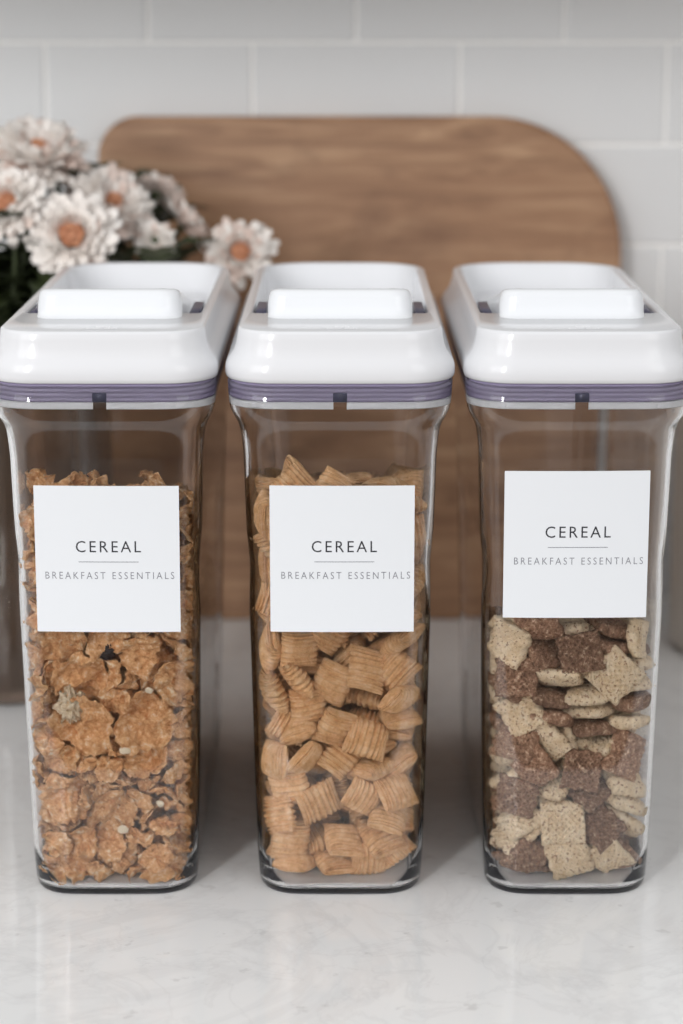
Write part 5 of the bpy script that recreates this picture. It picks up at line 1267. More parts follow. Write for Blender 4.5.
0,-28,1396,798,500,-201,-182,-821,2,-143,1478,673,113,267,951,-99,2,86,1979,323,225,-72,-142,960,0,287,914,1343,908,-270,-83,305,
2,126,1348,941,95,-318,859,-387,2,312,831,1236,629,-161,-382,-656,1,313,1302,998,392,513,726,-232,1,193,2174,326,235,682,-441,-532,
3,-242,385,1576,178,-819,-200,506,4,-196,839,1282,535,132,63,831,4,-319,1204,1115,308,-202,-920,124,3,-182,1705,649,708,231,415,521,
2,-265,2208,278,917,-304,169,-189,1,113,383,1452,275,189,-178,-925,3,-145,206,1696,977,-169,-8,-122,4,-61,694,1291,549,-45,133,823,
1,-120,1842,538,341,758,507,-224,1,-98,1892,377,304,686,627,-205,2,282,1760,415,-7,-79,-993,72,0,129,785,1297,134,-84,47,985,
4,327,1007,1196,10,654,-678,332,4,168,937,1187,146,-878,-263,370,2,320,1169,1125,675,-203,-513,-487,3,283,1819,736,170,92,-13,980,
1,71,1894,454,4,16,982,-184,2,-255,737,1405,916,-133,169,-336,3,-168,377,1398,220,-729,-600,240,3,-330,978,1393,891,73,364,257,
1,-328,1100,1262,364,88,-917,132,2,-179,1360,1050,616,120,102,770,4,-280,1828,624,890,-11,208,402,2,29,387,1583,457,92,194,862,
0,279,733,1394,168,-631,743,140,4,-202,552,1350,831,137,285,455,0,24,1464,927,915,-286,-281,-28,1,-150,2152,447,977,103,-44,177,
3,31,2214,148,43,11,-21,-998,4,363,691,1533,640,266,-681,-233,4,338,1457,1062,412,744,452,266,1,311,1614,956,592,-205,-190,755,
0,305,2456,175,872,64,468,-119,0,187,1878,649,281,-755,-207,554,0,111,2015,580,977,184,-37,86,2,308,2083,433,163,422,-78,-887,
4,-337,843,1503,684,-51,200,698,4,-328,1303,1246,602,219,-35,766,2,-167,1107,1262,886,-8,227,401,4,-310,1421,1144,814,-210,39,-539,
0,-296,1548,1026,531,-196,68,-820,2,-209,1423,884,23,647,135,749,2,-14,576,1527,737,87,64,665,4,-143,371,1666,798,-271,306,-440,
0,-82,374,1498,864,212,190,414,2,2,1086,1171,861,-82,-25,-500,0,-162,1592,779,477,242,267,800,3,-45,1734,721,529,54,-209,819,
1,-180,2325,66,523,-112,-91,-839,4,175,517,1538,279,423,-850,139,1,291,1314,1185,866,-322,-81,372,0,170,1258,1106,10,501,-805,313,
4,5,2217,661,32,-819,567,73,3,278,1648,666,70,-248,948,-180,1,319,2092,269,784,144,-541,-263,3,-207,580,1492,16,988,143,-31,
3,-311,1842,928,225,906,-227,-273,4,-175,1215,1139,149,751,-639,-60,3,-138,1541,938,538,295,-779,121,1,-300,1541,744,186,-74,-968,-142,
0,-273,2035,351,574,48,203,-790,1,182,366,1647,132,-747,-596,261,1,118,642,1422,121,484,-863,59,2,-181,982,1392,395,174,-896,-96,
0,-45,547,1407,133,933,302,-135,3,-9,1597,795,21,-753,336,564,1,-9,2132,528,989,93,106,-17,4,-140,2232,320,118,950,276,-70,
3,308,879,1530,253,217,87,-938,3,329,1024,1436,255,677,681,-100,4,115,1816,790,235,-790,516,-231,0,328,1970,631,221,846,202,439,
4,200,2273,182,33,-90,22,-994,3,-152,215,1835,141,-130,-975,104,0,-307,1230,1368,-5,825,-529,-191,2,-172,1737,848,831,-306,44,-461,
0,-316,1672,885,772,-401,490,-39,3,-149,1901,656,232,899,-347,128,3,-292,1812,763,829,-72,99,-543,4,14,194,1787,38,164,-97,-980,
3,-24,862,1339,633,-112,-32,764,4,-70,723,1427,146,689,699,-115,4,-10,1237,1057,144,973,-46,-169,3,173,1115,1227,61,970,225,-52,
2,30,2166,271,51,594,802,8,0,-111,1987,495,71,-66,669,736,1,174,209,1903,109,431,647,-618,4,318,504,1766,107,989,-76,57,
3,306,1121,1302,-45,930,-273,239,2,161,979,1347,895,-219,-167,349,2,267,1861,869,-31,437,-890,118,2,303,1678,824,50,749,656,63,
3,-135,2161,182,903,-89,-402,114,2,-326,1247,1610,92,-730,666,117,3,-170,558,1623,67,966,234,-70,0,10,1197,1273,930,-126,-38,340,
1,-146,2361,418,912,-154,377,37,1,-284,2433,557,959,-93,175,-197,1,-277,2271,489,215,32,252,942,4,10,337,1718,814,55,26,-575,
3,-15,206,1921,753,-55,-85,-649,4,-4,1328,1158,941,-134,-4,-309,1,143,1660,874,463,-447,30,763,3,-19,2026,693,28,378,-916,-125,
3,-318,2386,179,774,-197,471,-372,3,287,2320,61,8,713,698,-53,4,107,845,1448,37,211,973,73,4,191,1523,983,862,289,-414,-16,
0,173,2413,289,118,-680,722,0,4,158,2068,458,114,265,-251,923,1,-344,887,1654,636,-299,282,-652,0,-324,1726,1081,356,847,-252,-302,
2,9,1645,949,196,162,-170,-951,4,-303,2351,344,97,655,-741,104,0,-143,513,1757,883,-106,-47,-453,4,-5,1033,1367,-291,8,156,943,
2,127,1918,911,39,490,868,-54,3,-293,2500,425,600,149,-94,779,2,-68,2453,296,-1,650,-758,19,3,157,355,1922,87,673,-733,0,
0,197,692,1532,194,701,-683,41,3,175,1323,1231,539,-395,38,741,3,169,1424,1097,207,-510,658,513,4,289,2277,443,970,226,66,49,
1,269,2138,583,283,-872,386,91,2,-295,739,1735,876,-12,216,-430,2,-304,2066,1162,-15,609,782,-126,0,-3,1506,1205,8,-756,647,-88,
1,-299,1012,1547,808,208,-123,535,3,-314,1429,1338,276,940,-150,-129,4,-307,1149,1477,292,159,-147,930,2,-156,1675,1006,43,-4,-373,-926,
2,174,365,1787,985,-102,88,101,4,-72,906,1463,34,511,-858,2,0,-167,1498,1123,-216,-155,-369,-889,4,178,562,1663,112,75,288,947,
1,159,2459,148,7,-962,-48,264,1,-91,2463,107,658,-742,119,12,3,338,882,1689,246,472,-756,-379,1,202,817,1616,354,815,414,-191,
0,331,1383,1335,293,607,679,288,1,274,2298,611,302,389,-626,603,2,67,2353,59,37,-929,355,84,0,-309,584,1825,81,-158,-980,78,
2,-177,762,1547,177,-231,-922,251,0,-193,1819,1033,487,828,178,-206,0,-314,1978,1036,679,43,172,-711,0,-167,1333,1251,720,115,476,489,
0,-326,1576,1213,754,36,336,561,4,-157,702,1704,13,-793,500,-345,4,-4,316,1990,245,178,926,-222,1,-151,1179,1380,-136,315,132,929,
2,15,1510,1071,82,-901,331,-265,3,6,522,1661,133,-61,-974,170,2,146,2248,530,406,-424,180,-788,0,16,1227,1408,167,673,-719,5,
3,331,1213,1432,36,885,-206,413,0,141,1030,1464,681,-167,101,704,0,317,673,1689,44,915,271,292,4,155,1767,1010,150,454,-47,-876,
3,257,2004,773,425,528,-428,596,1,-353,1483,1583,609,-227,745,-141,2,-47,1378,1319,492,-181,93,-845,4,-315,1878,1149,135,789,-597,-26,
2,-155,1666,1158,110,971,121,-165,4,-25,1821,869,45,-760,-608,222,3,-181,1961,919,130,-494,-850,-118,4,-303,1983,824,791,108,61,598,
0,182,550,1934,94,-887,337,-298,2,9,719,1666,598,-159,-40,784,2,-15,1900,994,31,-993,-85,-55,3,191,1179,1349,-6,42,-181,-982,
1,-152,2273,569,144,78,983,-67,0,-267,2009,699,54,-425,902,-20,3,352,1610,1351,64,-812,57,-575,4,311,1496,1204,-178,217,-60,-957,
1,300,1789,1004,187,451,854,174,3,156,2117,703,69,970,-199,-112,4,-180,377,1875,518,334,-773,-145,3,-200,1419,1549,258,-44,-375,-888,
2,-43,2135,917,265,-251,77,-927,1,-286,2523,89,402,-913,-49,-22,2,-283,2079,553,527,169,300,775,0,25,2174,398,36,-973,-201,-102,
3,130,1124,1573,821,-49,60,-564,2,1,530,1890,323,-67,939,-84,4,17,769,1545,29,770,630,78,1,6,1741,1072,989,21,131,50,
1,-20,2390,745,281,-936,62,-198,4,157,1628,1112,880,202,-304,-300,4,-187,2357,215,901,-56,336,-264,2,343,1071,1776,6,423,-65,-903,
3,248,996,1626,77,-972,-7,-217,0,193,1257,1464,229,720,653,-12,2,194,1533,1249,305,-332,-72,889,2,246,1477,1410,396,152,903,-54,
1,279,2435,562,747,397,348,-402,2,-54,1072,1542,929,-28,144,-336,4,-200,2209,890,273,-249,-832,411,2,-318,1338,1480,14,197,151,968,
2,-148,2095,800,492,-256,408,724,2,-129,1932,785,781,13,9,-622,4,-220,737,1834,282,469,-835,34,0,-27,876,1716,160,953,-166,194,
3,-11,344,1850,33,-567,822,-14,1,-159,1251,1520,12,-966,-194,162,2,106,2563,348,240,-580,635,-448,4,60,1994,799,934,112,218,-257,
4,16,2400,600,53,712,698,-44,0,309,1759,1216,-3,195,-153,-968,0,175,907,1727,515,150,-211,-816,3,232,651,1780,313,398,861,0,
3,343,1101,1568,939,9,-335,65,1,148,2366,675,207,520,-99,821,0,286,2158,899,841,52,-215,492,1,287,1644,1106,-311,-99,37,943,
0,-160,906,1611,402,-293,24,-866,1,-299,1758,1259,822,-65,61,-560,4,-152,1541,1298,921,-131,-288,221,4,-299,2277,640,-9,86,-80,992,
0,81,1286,1657,612,85,105,778,4,56,929,1590,837,-133,-266,-458,3,83,538,1786,25,142,-60,-987,2,-13,2239,798,-109,58,-221,967,
4,-172,2593,234,124,373,888,233,3,323,2289,279,399,-656,-441,462,0,354,933,1903,6,823,265,500,0,27,1616,1324,113,-416,-899,-59,
4,294,2086,1036,926,-244,-84,-273,3,335,1924,1127,110,-783,447,-415,3,126,2162,859,373,-858,341,-79,1,331,2163,748,87,-490,-65,864,
1,-174,1085,1679,641,-199,126,-730,2,-290,1625,1362,174,274,-935,-134,0,12,1276,1535,652,52,300,693,0,-145,1733,1366,42,95,919,-378,
1,-180,2245,728,8,179,-922,-341,3,-324,2189,765,356,240,856,285,0,-80,461,1989,398,739,495,218,2,-39,1711,1219,136,-250,2,-957,
4,3,2317,487,25,-160,965,-201,2,-72,1424,1447,957,0,-89,-272,2,-11,2349,205,446,-455,212,740,0,122,1868,1163,274,-934,-218,-46,
1,171,1968,1076,91,432,802,399,1,176,2550,649,896,424,105,-60,0,99,1417,1348,133,781,108,-599,1,260,2575,66,488,116,-82,860,
4,-371,771,1904,45,-646,-52,-759,2,-46,822,1844,387,-116,-50,912,3,-325,1094,1691,905,-69,304,-286,0,-171,1609,1526,232,804,-173,-517,
0,-39,2640,380,137,-269,-755,-581,3,-265,2527,295,93,-257,958,80,1,126,1742,1245,83,-92,-979,-155,3,14,2231,1052,487,-307,-174,798,
4,32,2325,925,94,-586,-785,172,3,-152,2045,1185,-46,-842,124,521,1,110,2083,981,550,62,-81,828,3,8,2608,204,104,-739,643,163,
0,353,1262,1702,875,0,476,76,4,212,1693,1351,185,240,-950,-63,4,312,2568,501,560,376,595,-434,4,-71,2551,659,186,-190,-959,87,
2,104,2336,381,206,-31,959,188,1,-322,1647,1624,878,-466,4,-99,2,-273,2154,1254,940,-236,5,-243,0,-152,1857,1173,613,73,342,707,
4,-356,969,1810,273,-661,-589,375,2,-358,2430,1163,355,-584,432,-587,1,-152,2642,563,-116,252,894,349,3,82,711,1947,-28,769,-611,183,
3,168,875,1882,753,-231,214,576,3,47,2553,773,546,234,-308,742,4,-68,1914,1261,831,-185,144,-503,4,2,1980,1123,72,-956,-16,279,
2,24,2571,937,951,15,304,16,2,361,1377,1532,521,-583,-268,562,4,185,1098,1717,-85,-211,198,953,1,188,2181,1107,935,78,-141,-313,
0,337,2111,1202,834,96,-486,-238,1,192,2657,533,701,657,174,-212,0,279,1972,960,97,499,-832,216,1,-94,672,1935,45,-527,-108,840,
3,-35,1196,1775,824,92,124,543,4,-206,896,1757,676,74,91,727,1,-113,1275,1658,-9,-987,-93,-126,2,-306,1732,1480,50,-572,-817,30,
3,-257,1522,1429,237,-877,-365,198,2,-110,2068,1043,67,-560,-821,-71,4,85,1906,1319,162,665,-728,14,4,9,1064,1670,3,824,546,144,
0,113,742,1809,84,877,-363,300,2,154,2680,762,648,-470,392,451,4,-157,2374,845,164,655,-716,173,2,272,2612,356,181,-69,228,-953,
4,248,1241,1626,17,824,-193,-530,0,335,1481,1770,54,812,471,338,1,302,2400,732,272,899,-202,-273,4,133,1560,1446,242,140,947,-150,
4,162,2433,917,837,461,21,-292,1,315,2494,886,887,419,183,44,0,-285,1862,1392,161,-898,405,-29,1,-87,1887,1405,660,-50,52,-746,
4,-244,2510,886,238,569,-430,-657,0,-317,2112,928,272,-417,-789,357,2,172,1382,1530,951,-178,-123,-215,4,2,2061,1277,32,414,761,497,
3,-140,2271,1039,576,307,-340,-676,0,168,2302,997,261,-508,-819,-35,4,-221,2654,742,213,789,-245,-520,4,-157,2090,618,467,759,250,376,
3,364,1617,1656,692,-358,537,-320,0,199,1057,1873,236,875,-420,-24,4,303,1657,1495,812,235,-172,-504,3,315,2353,952,-108,-428,-278,852,
1,26,2638,558,764,231,-542,260,1,203,2269,799,170,356,874,280,4,-210,1466,1683,739,-326,-24,-587,1,-243,2414,1273,269,-76,-958,50,
1,-133,2207,1287,201,935,285,-42,3,-244,2648,408,663,688,-215,200,2,213,2602,208,9,56,-422,-904,1,-23,1621,1480,198,519,103,824,
1,-327,2364,832,239,723,-469,-445,1,296,2439,400,728,-105,32,-675,4,-177,2405,689,344,-116,-917,-161,1,-107,2542,833,494,-566,636,-169,
1,278,1510,1580,762,-254,285,522,0,277,1930,1263,983,-83,-27,-158,4,327,2251,1049,614,353,163,-686,4,137,2485,505,124,846,-508,-93,
2,-217,866,1903,964,-254,29,53,4,-296,2247,1355,150,725,-650,165,4,-212,563,1924,415,669,-503,-355,0,-311,2378,1003,40,-687,-704,-168,
3,-324,1942,1272,105,-659,-741,64,1,-303,2500,701,-11,-859,365,357,3,73,1493,1578,238,-402,823,-320,0,-18,2184,1182,192,-170,958,118,
2,210,2534,807,266,417,-217,840,1,-129,2468,543,46,735,-612,-284,4,321,2145,1352,810,-95,-284,503,0,197,2430,1227,831,-105,211,-502,
1,309,2433,1103,88,612,776,117,3,327,2639,676,627,546,-525,-175,2,-224,1271,1739,644,-196,-140,724,1,-359,1375,1752,673,-412,-463,402,
2,-116,2106,1427,270,-791,-515,186,4,-11,2488,421,717,-133,-152,666,0,-35,1841,1535,638,109,-16,-761,0,-42,1488,1649,917,48,-386,-71,
1,-132,2609,109,685,394,288,-539,1,-319,2628,587,139,-326,-351,865,0,319,2005,1561,1,680,-731,34,0,345,2323,1252,415,-583,238,-655,
1,176,2048,1360,54,-217,-89,-970,0,296,1806,1380,349,144,292,878,2,296,2597,1048,699,113,-141,691,2,-299,1788,1690,866,-188,-14,462,
2,-194,1414,1826,167,71,-111,-976,1,-194,1966,1522,385,-142,-260,873,2,-206,2018,1341,927,22,196,315,0,-170,1606,1720,489,308,-768,271,
0,-278,2197,1060,88,336,-935,-52,2,149,2000,1510,123,-915,204,323,4,102,1696,1536,60,-894,-349,270,3,-139,1045,1811,972,38,140,178,
3,76,1790,1426,120,-50,-979,-151,4,60,1003,1798,73,525,-845,63,0,-55,2684,767,613,553,355,-436,2,168,1434,1709,68,958,-221,-162,
1,345,1822,1548,231,338,520,748,1,288,2671,894,385,281,-825,299,0,-311,1580,1790,-302,259,41,-915,0,-222,1810,1585,-208,-43,-73,973,
0,-322,2107,1445,251,-723,639,-59,3,-124,2442,965,347,125,-25,928,0,45,2216,1332,907,-172,381,4,2,-9,1400,1779,811,82,-152,558,
0,16,2021,1457,216,815,-249,-475,2,165,2228,1404,957,-194,183,-102,3,152,2078,1217,829,154,-97,-527,3,211,2243,1251,25,589,720,-363,
0,193,1641,1651,42,91,-976,190,3,202,1835,1521,582,303,-716,-236,3,140,2506,1073,146,-879,-121,-436,4,-356,1931,1543,639,-477,-457,391,
4,-337,1205,1822,588,176,-64,786,2,-211,2515,1084,932,-323,147,-60,1,-334,2648,857,-150,568,-5,-808,1,-57,2403,1207,-142,137,-241,-949,
2,139,2668,958,-27,-353,-307,-882,1,-228,2320,1151,746,-122,-196,-623,3,297,1982,1431,310,39,-50,-948,0,71,2578,64,938,-3,111,-325,
4,-8,2433,1049,706,-143,260,-642,2,122,1818,1664,476,-494,-70,723,4,91,2346,1145,767,-166,-100,-610,0,-130,2354,1359,138,-190,-83,-967,
4,11,1611,1781,820,-398,-150,379,2,288,1776,1712,148,-122,174,965,2,-41,1704,1633,702,-164,-227,653,1,322,2267,1445,38,22,358,932,
2,-24,968,1918,984,-129,-65,-96,3,137,1245,1790,975,-75,167,-116]
NS_PILLOW = 136
PILE_LATTICE = [
0,-30,195,327,800,598,-9,18,0,217,178,1123,681,613,-300,259,11,35,177,1249,454,-442,-545,-546,8,279,220,690,162,-544,502,651,
5,-305,231,1293,394,-670,-156,-609,9,57,180,619,70,-23,-705,-704,0,5,176,141,563,-580,418,412,9,-263,218,468,533,-341,610,475,
9,-275,211,1100,305,-634,-482,-521,10,169,208,301,370,159,-546,733,5,-242,252,903,220,-460,-536,-672,8,-265,242,769,423,359,243,-794,
10,-217,198,124,744,-487,-258,-376,10,-179,191,620,384,-94,651,647,3,213,226,139,769,-543,-168,-288,3,-247,239,340,549,-10,-330,766,
11,-166,192,1366,293,785,447,-310,1,-102,238,748,381,39,-841,379,10,-142,245,1222,269,-162,287,-904,3,331,261,1288,29,-687,265,674,
1,283,263,539,299,-494,-815,-10,10,108,239,489,24,-411,-848,-331,0,100,257,1003,24,-604,793,-54,0,-55,240,1084,778,-134,144,596,
10,111,243,824,77,990,103,28,10,-121,244,990,69,-588,-801,81,6,192,290,1343,212,-162,13,-963,2,111,278,911,474,-15,-61,-877,
11,298,270,944,50,1,992,-108,4,291,266,843,-38,-14,145,988,5,179,280,723,75,339,934,63,3,282,272,425,818,-127,86,-553,
2,-252,277,239,97,546,754,351,1,-89,272,513,866,130,-241,416,10,-86,240,878,47,-176,-969,162,1,283,305,293,620,-345,48,-702,
1,6,282,1321,151,440,-858,214,9,199,281,1242,62,986,10,-147,0,-13,306,709,163,730,42,-661,6,-337,634,150,-115,700,196,-676,
0,-368,415,1177,86,704,-98,-696,1,293,300,1152,105,662,741,14,7,-305,301,1005,909,52,281,300,6,-300,711,1283,628,-159,-72,-757,
3,-281,492,557,970,-128,-94,179,6,271,309,160,682,-323,222,-615,7,-293,411,752,-271,251,-52,927,5,-268,321,641,80,530,838,-95,
1,-259,324,523,412,-210,130,876,3,282,288,1054,824,-16,-109,-554,2,-363,1729,741,33,691,42,720,9,-343,2091,311,426,557,421,573,
6,-278,1460,297,126,-985,60,-87,1,-293,409,920,904,251,125,320,10,-260,339,60,431,-145,-135,-879,6,256,369,40,776,-11,9,-630,
8,-59,346,39,998,8,6,42,11,-334,2419,346,622,365,592,358,3,-80,325,392,50,187,955,-220,0,-258,556,653,472,114,-15,873,
5,-317,1240,1020,647,454,-591,156,11,-295,1099,667,103,-642,-742,155,9,-311,1094,1102,414,838,-314,-160,10,44,444,978,179,-80,977,-77,
3,-16,529,1307,419,-179,106,883,4,-275,408,132,587,-119,-101,-793,1,-282,1407,692,260,791,-528,-159,7,313,429,1227,273,98,-938,186,
4,-284,351,1357,63,950,-302,20,2,-263,641,301,763,57,35,-641,3,-321,1113,437,-34,-895,-137,421,8,-280,696,586,707,35,29,705,
10,-337,896,772,475,500,-693,-204,9,-289,1923,413,670,-426,-4,607,11,-280,846,979,116,866,453,-172,9,-145,275,161,743,-241,-213,-586,
4,-304,591,882,55,-987,34,137,1,-312,2028,131,431,-293,814,-255,11,255,491,202,143,-867,-382,284,11,-260,633,777,497,-99,142,-849,
7,-267,511,447,-19,519,-817,247,0,-275,1797,554,591,-166,-186,-765,4,-276,699,393,39,-990,128,18,2,-271,1111,952,514,27,295,804,
7,-293,1323,477,104,29,-992,-40,1,335,630,1296,297,800,311,416,0,324,442,732,-145,494,-92,-851,3,-292,1912,269,173,252,-154,-938,
7,-278,1820,182,305,937,-95,131,2,-239,910,319,953,60,-11,293,4,-268,1770,398,229,865,444,-5,10,-288,2490,220,884,162,-333,-281,
7,-273,2189,509,974,98,82,-180,9,-312,1431,985,300,439,-846,-15,2,-225,479,195,177,917,-353,-28,8,-277,935,1057,39,798,580,-151,
1,-286,1507,849,218,51,252,940,2,-272,1472,123,774,248,487,-315,3,-277,1130,305,240,-140,-51,958,10,-293,2121,637,190,763,594,-166,
11,-245,1633,63,964,14,-16,260,6,-248,350,408,943,-189,-55,266,1,-283,1006,591,173,46,232,955,10,-325,1494,554,56,386,173,903,
0,266,492,806,69,912,16,401,0,-270,779,895,416,-197,-113,-880,4,-266,945,42,138,29,2,-989,2,-262,1313,376,581,80,47,808,
6,-235,926,134,437,-9,-61,896,1,-294,1184,805,274,-470,-795,265,2,-264,684,1199,948,-173,-7,-265,7,105,263,149,719,-634,237,151,
7,-251,901,414,21,-480,-874,-57,2,93,321,1097,-210,125,128,960,0,-277,899,521,6,-25,994,-99,3,-289,896,1169,-191,-30,-145,-969,
4,-295,1640,911,318,760,-552,-125,10,-254,1245,226,397,11,-92,912,8,-285,2381,125,-52,382,-120,-914,0,-240,1296,140,866,89,55,-487,
0,-257,1106,131,744,-645,-136,99,3,-275,998,902,416,-201,3,-886,2,-256,2271,92,66,861,-320,387,0,-271,1852,868,289,944,118,-100,
3,-291,1627,185,60,807,-296,506,0,-248,939,235,23,221,969,101,0,-262,781,663,957,-118,120,234,0,-238,1859,48,960,1,-99,260,
10,-108,388,894,61,203,-939,269,3,-285,614,999,800,-11,243,-546,11,270,598,62,213,-626,716,218,7,-283,2324,429,425,-120,445,-777,
10,-248,325,1081,261,-267,63,-925,5,-280,2231,237,768,323,-157,-528,0,-277,2621,193,502,-436,670,328,11,-275,1219,588,822,-16,331,-462,
0,-250,1682,324,943,-168,-137,250,9,-210,299,1174,95,508,-836,-177,6,-242,1286,46,13,565,822,42,8,247,421,511,873,106,44,-472,
7,-271,688,492,32,-979,193,33,4,-270,1523,411,544,-80,-37,833,11,-255,2287,625,271,922,-238,137,10,-213,535,67,486,247,-13,-837,
7,-264,2004,744,-292,-183,-67,935,7,-219,473,321,638,212,153,-723,10,61,417,800,194,799,-566,45,3,-264,2013,540,926,197,40,-317,
8,-195,429,798,366,-195,21,-909,1,-282,1325,834,590,-323,-70,-735,3,106,371,275,681,404,-258,552,4,107,334,416,239,274,-931,11,
2,-219,2537,50,370,-96,-21,923,0,-187,476,979,454,169,120,865,10,-305,595,1096,696,-52,240,-673,7,-65,298,263,705,-438,-194,-521,
11,37,378,590,945,126,-244,171,1,-101,672,901,148,116,84,978,2,-237,1673,526,89,380,887,-244,10,318,458,956,956,-138,-243,76,
3,-44,577,61,965,138,-6,-218,5,284,761,122,508,-619,593,80,0,-129,413,653,386,-200,-888,145,0,264,354,621,806,-232,77,536,
6,-206,444,1264,79,379,-919,55,8,40,347,1182,156,835,510,-126,1,43,489,1217,71,-80,267,957,5,-152,772,73,922,101,19,372,
11,8,900,119,643,358,32,675,2,6,1173,39,466,-7,10,883,11,87,1524,122,577,300,97,-752,4,-56,1906,42,432,18,-2,-901,
3,253,1127,48,768,5,21,638,9,268,1496,48,756,-3,-20,653,7,179,1922,49,3,-368,-929,-7,11,76,516,101,164,-885,393,186,
0,86,735,59,664,180,92,-719,4,-102,1032,90,947,182,50,256,3,-80,1440,43,-7,-821,-566,-64,8,57,1711,51,100,-689,715,-45,
2,194,476,158,103,850,-432,-279,10,124,743,178,-8,905,-377,-191,1,260,943,56,807,103,-62,-576,1,116,1324,90,4,-841,-468,266,
0,259,1704,46,45,994,-93,1,11,-242,697,182,703,-5,492,512,10,12,401,157,297,-899,307,84,8,-65,767,144,100,-994,22,12,
5,-98,1087,208,225,-413,-877,-86,2,-89,1429,135,70,-951,297,-16,11,-100,1642,94,76,211,970,-88,8,236,686,219,95,-984,50,134,
1,171,957,134,193,272,-8,-942,2,262,1355,115,790,-21,195,-579,8,238,1718,137,3,955,-270,118,0,-80,435,449,176,847,473,-163,
11,-36,496,281,811,-392,-71,426,7,-53,631,210,636,486,-249,543,4,46,965,218,803,247,-11,541,5,-58,1236,171,631,144,-201,734,
5,-135,1739,180,541,-197,41,816,9,253,455,331,-5,428,888,-164,11,312,682,330,362,314,871,93,1,336,911,210,796,89,-590,-95,
7,267,1156,145,20,-642,-765,-2,3,249,1519,180,26,-455,-888,52,0,-144,1487,232,84,-762,640,-22,9,77,487,546,898,256,-276,225,
9,-86,599,380,528,-731,-271,-334,1,-89,749,352,648,163,245,701,0,-95,801,240,991,81,18,91,5,87,1155,194,848,183,495,0,
7,56,1566,215,40,-853,-515,-64,0,245,518,421,97,947,-293,76,9,115,613,317,-39,31,-991,119,2,168,914,263,184,-792,-580,-24,
7,253,1109,242,877,35,-17,-477,9,282,1307,201,66,-715,-678,150,6,99,575,488,339,-54,-321,881,10,3,711,418,246,-403,-853,216,
3,-30,943,323,31,885,463,-7,5,-102,1286,281,23,440,-894,63,5,67,1388,247,74,-355,924,116,10,287,628,521,749,191,121,-622,
2,188,711,422,337,-102,-129,-926,2,172,857,338,167,-68,149,-971,5,171,1222,337,360,-105,-50,925,11,259,1419,296,959,-133,69,-238,
4,-102,589,544,341,-431,834,21,11,-76,776,551,186,871,256,-373,1,-67,924,433,895,16,126,425,4,28,1079,363,290,250,-859,336,
10,-106,1675,282,592,-64,79,-798,6,251,603,622,38,-458,-865,-195,1,289,807,491,-1,996,-69,19,2,251,923,408,515,170,24,839,
6,256,1099,365,112,300,-918,-229,11,337,1847,264,393,712,344,466,11,-55,565,671,-39,-972,-143,175,8,-85,1126,490,791,63,139,590,
11,-164,1099,384,325,-756,-461,329,8,-103,1456,352,408,-243,-42,-878,2,131,470,677,125,-184,-1,-974,11,98,747,578,566,-461,-108,-673,
6,98,923,492,37,23,-55,997,5,100,1145,474,106,-958,-23,260,9,23,1240,374,110,990,-35,67,5,338,664,756,389,191,894,107,
6,282,898,683,163,-77,972,-142,1,268,811,598,819,-180,-10,543,1,263,1267,433,215,912,281,-203,2,61,1818,137,475,-64,45,875,
5,-86,592,802,770,-231,5,-593,4,-177,1454,507,-109,510,-29,851,8,-6,1607,340,245,246,-937,-17,0,126,457,881,166,870,444,-129,
7,114,642,723,443,-295,-162,-830,9,-93,1033,583,-221,-105,237,-939,8,-36,1311,542,652,28,-65,-754,10,-20,1339,445,951,-122,-78,-271,
11,145,1760,238,857,-96,95,-495,0,325,682,904,92,-422,50,900,3,99,868,691,952,-10,-163,256,8,127,992,581,87,992,48,-67,
1,259,1068,520,-25,906,393,150,0,274,1618,286,511,85,-333,-787,7,-83,791,707,18,-792,-608,30,0,33,742,802,607,-61,-143,-778,
1,-94,940,644,65,-408,877,240,0,-128,1275,616,205,47,30,-976,2,110,1676,364,184,856,-446,-182,7,128,1429,377,35,917,393,-38,
9,214,756,801,10,-674,111,-729,6,285,976,761,206,174,-150,-950,2,192,1154,599,291,908,283,-89,6,355,1153,685,557,440,556,430,
0,272,1761,394,16,-888,-267,-371,4,-176,782,797,536,77,-86,-835,9,-233,987,763,237,442,-854,-133,2,-59,962,769,261,892,-331,-159,
5,140,1026,758,356,-359,803,-313,4,62,1223,669,719,-14,132,680,1,41,1509,460,729,-108,-4,674,11,24,1858,268,819,-239,-377,-357,
3,283,1106,850,835,-240,-170,464,0,234,1330,613,642,-27,10,765,9,355,1453,523,655,239,673,243,5,254,1561,432,960,29,49,-272,
9,-143,1150,848,529,-145,833,-49,7,-151,1541,649,43,504,-860,47,2,-47,660,988,127,-141,-54,-979,10,-7,1099,796,124,796,552,-211,
1,149,1599,534,866,-37,154,473,10,47,1439,617,64,-942,-312,98,5,-150,1261,726,284,75,-14,-955,0,45,2144,40,-69,-19,7,-996,
6,85,834,880,978,-175,-100,-17,8,150,614,917,33,-355,931,-63,5,299,937,885,65,798,550,232,3,193,1202,721,389,415,-820,-47,
6,153,1971,363,203,479,853,-25,3,196,1973,167,19,-657,-752,-30,3,-236,487,1153,187,241,-951,-35,9,-214,1493,742,22,809,586,-7,
4,-106,1703,430,15,627,-753,196,4,-147,1931,231,38,-409,910,4,4,-91,434,1052,939,-80,208,258,0,50,1032,948,227,-837,444,-221,
4,154,1073,905,122,-853,421,-282,0,9,1389,733,160,105,-977,79,0,138,1774,451,77,933,-342,-61,9,-60,1543,538,140,964,219,-33,
3,20,2039,151,944,-127,160,-254,8,282,487,1041,475,-301,45,825,11,335,1158,970,369,-61,923,-79,9,275,1271,819,217,726,651,-13,
3,264,1392,711,-327,102,-178,-921,4,278,1756,523,681,173,-115,701,0,205,1386,507,683,-173,68,-705,4,-66,1722,548,98,695,639,-312,
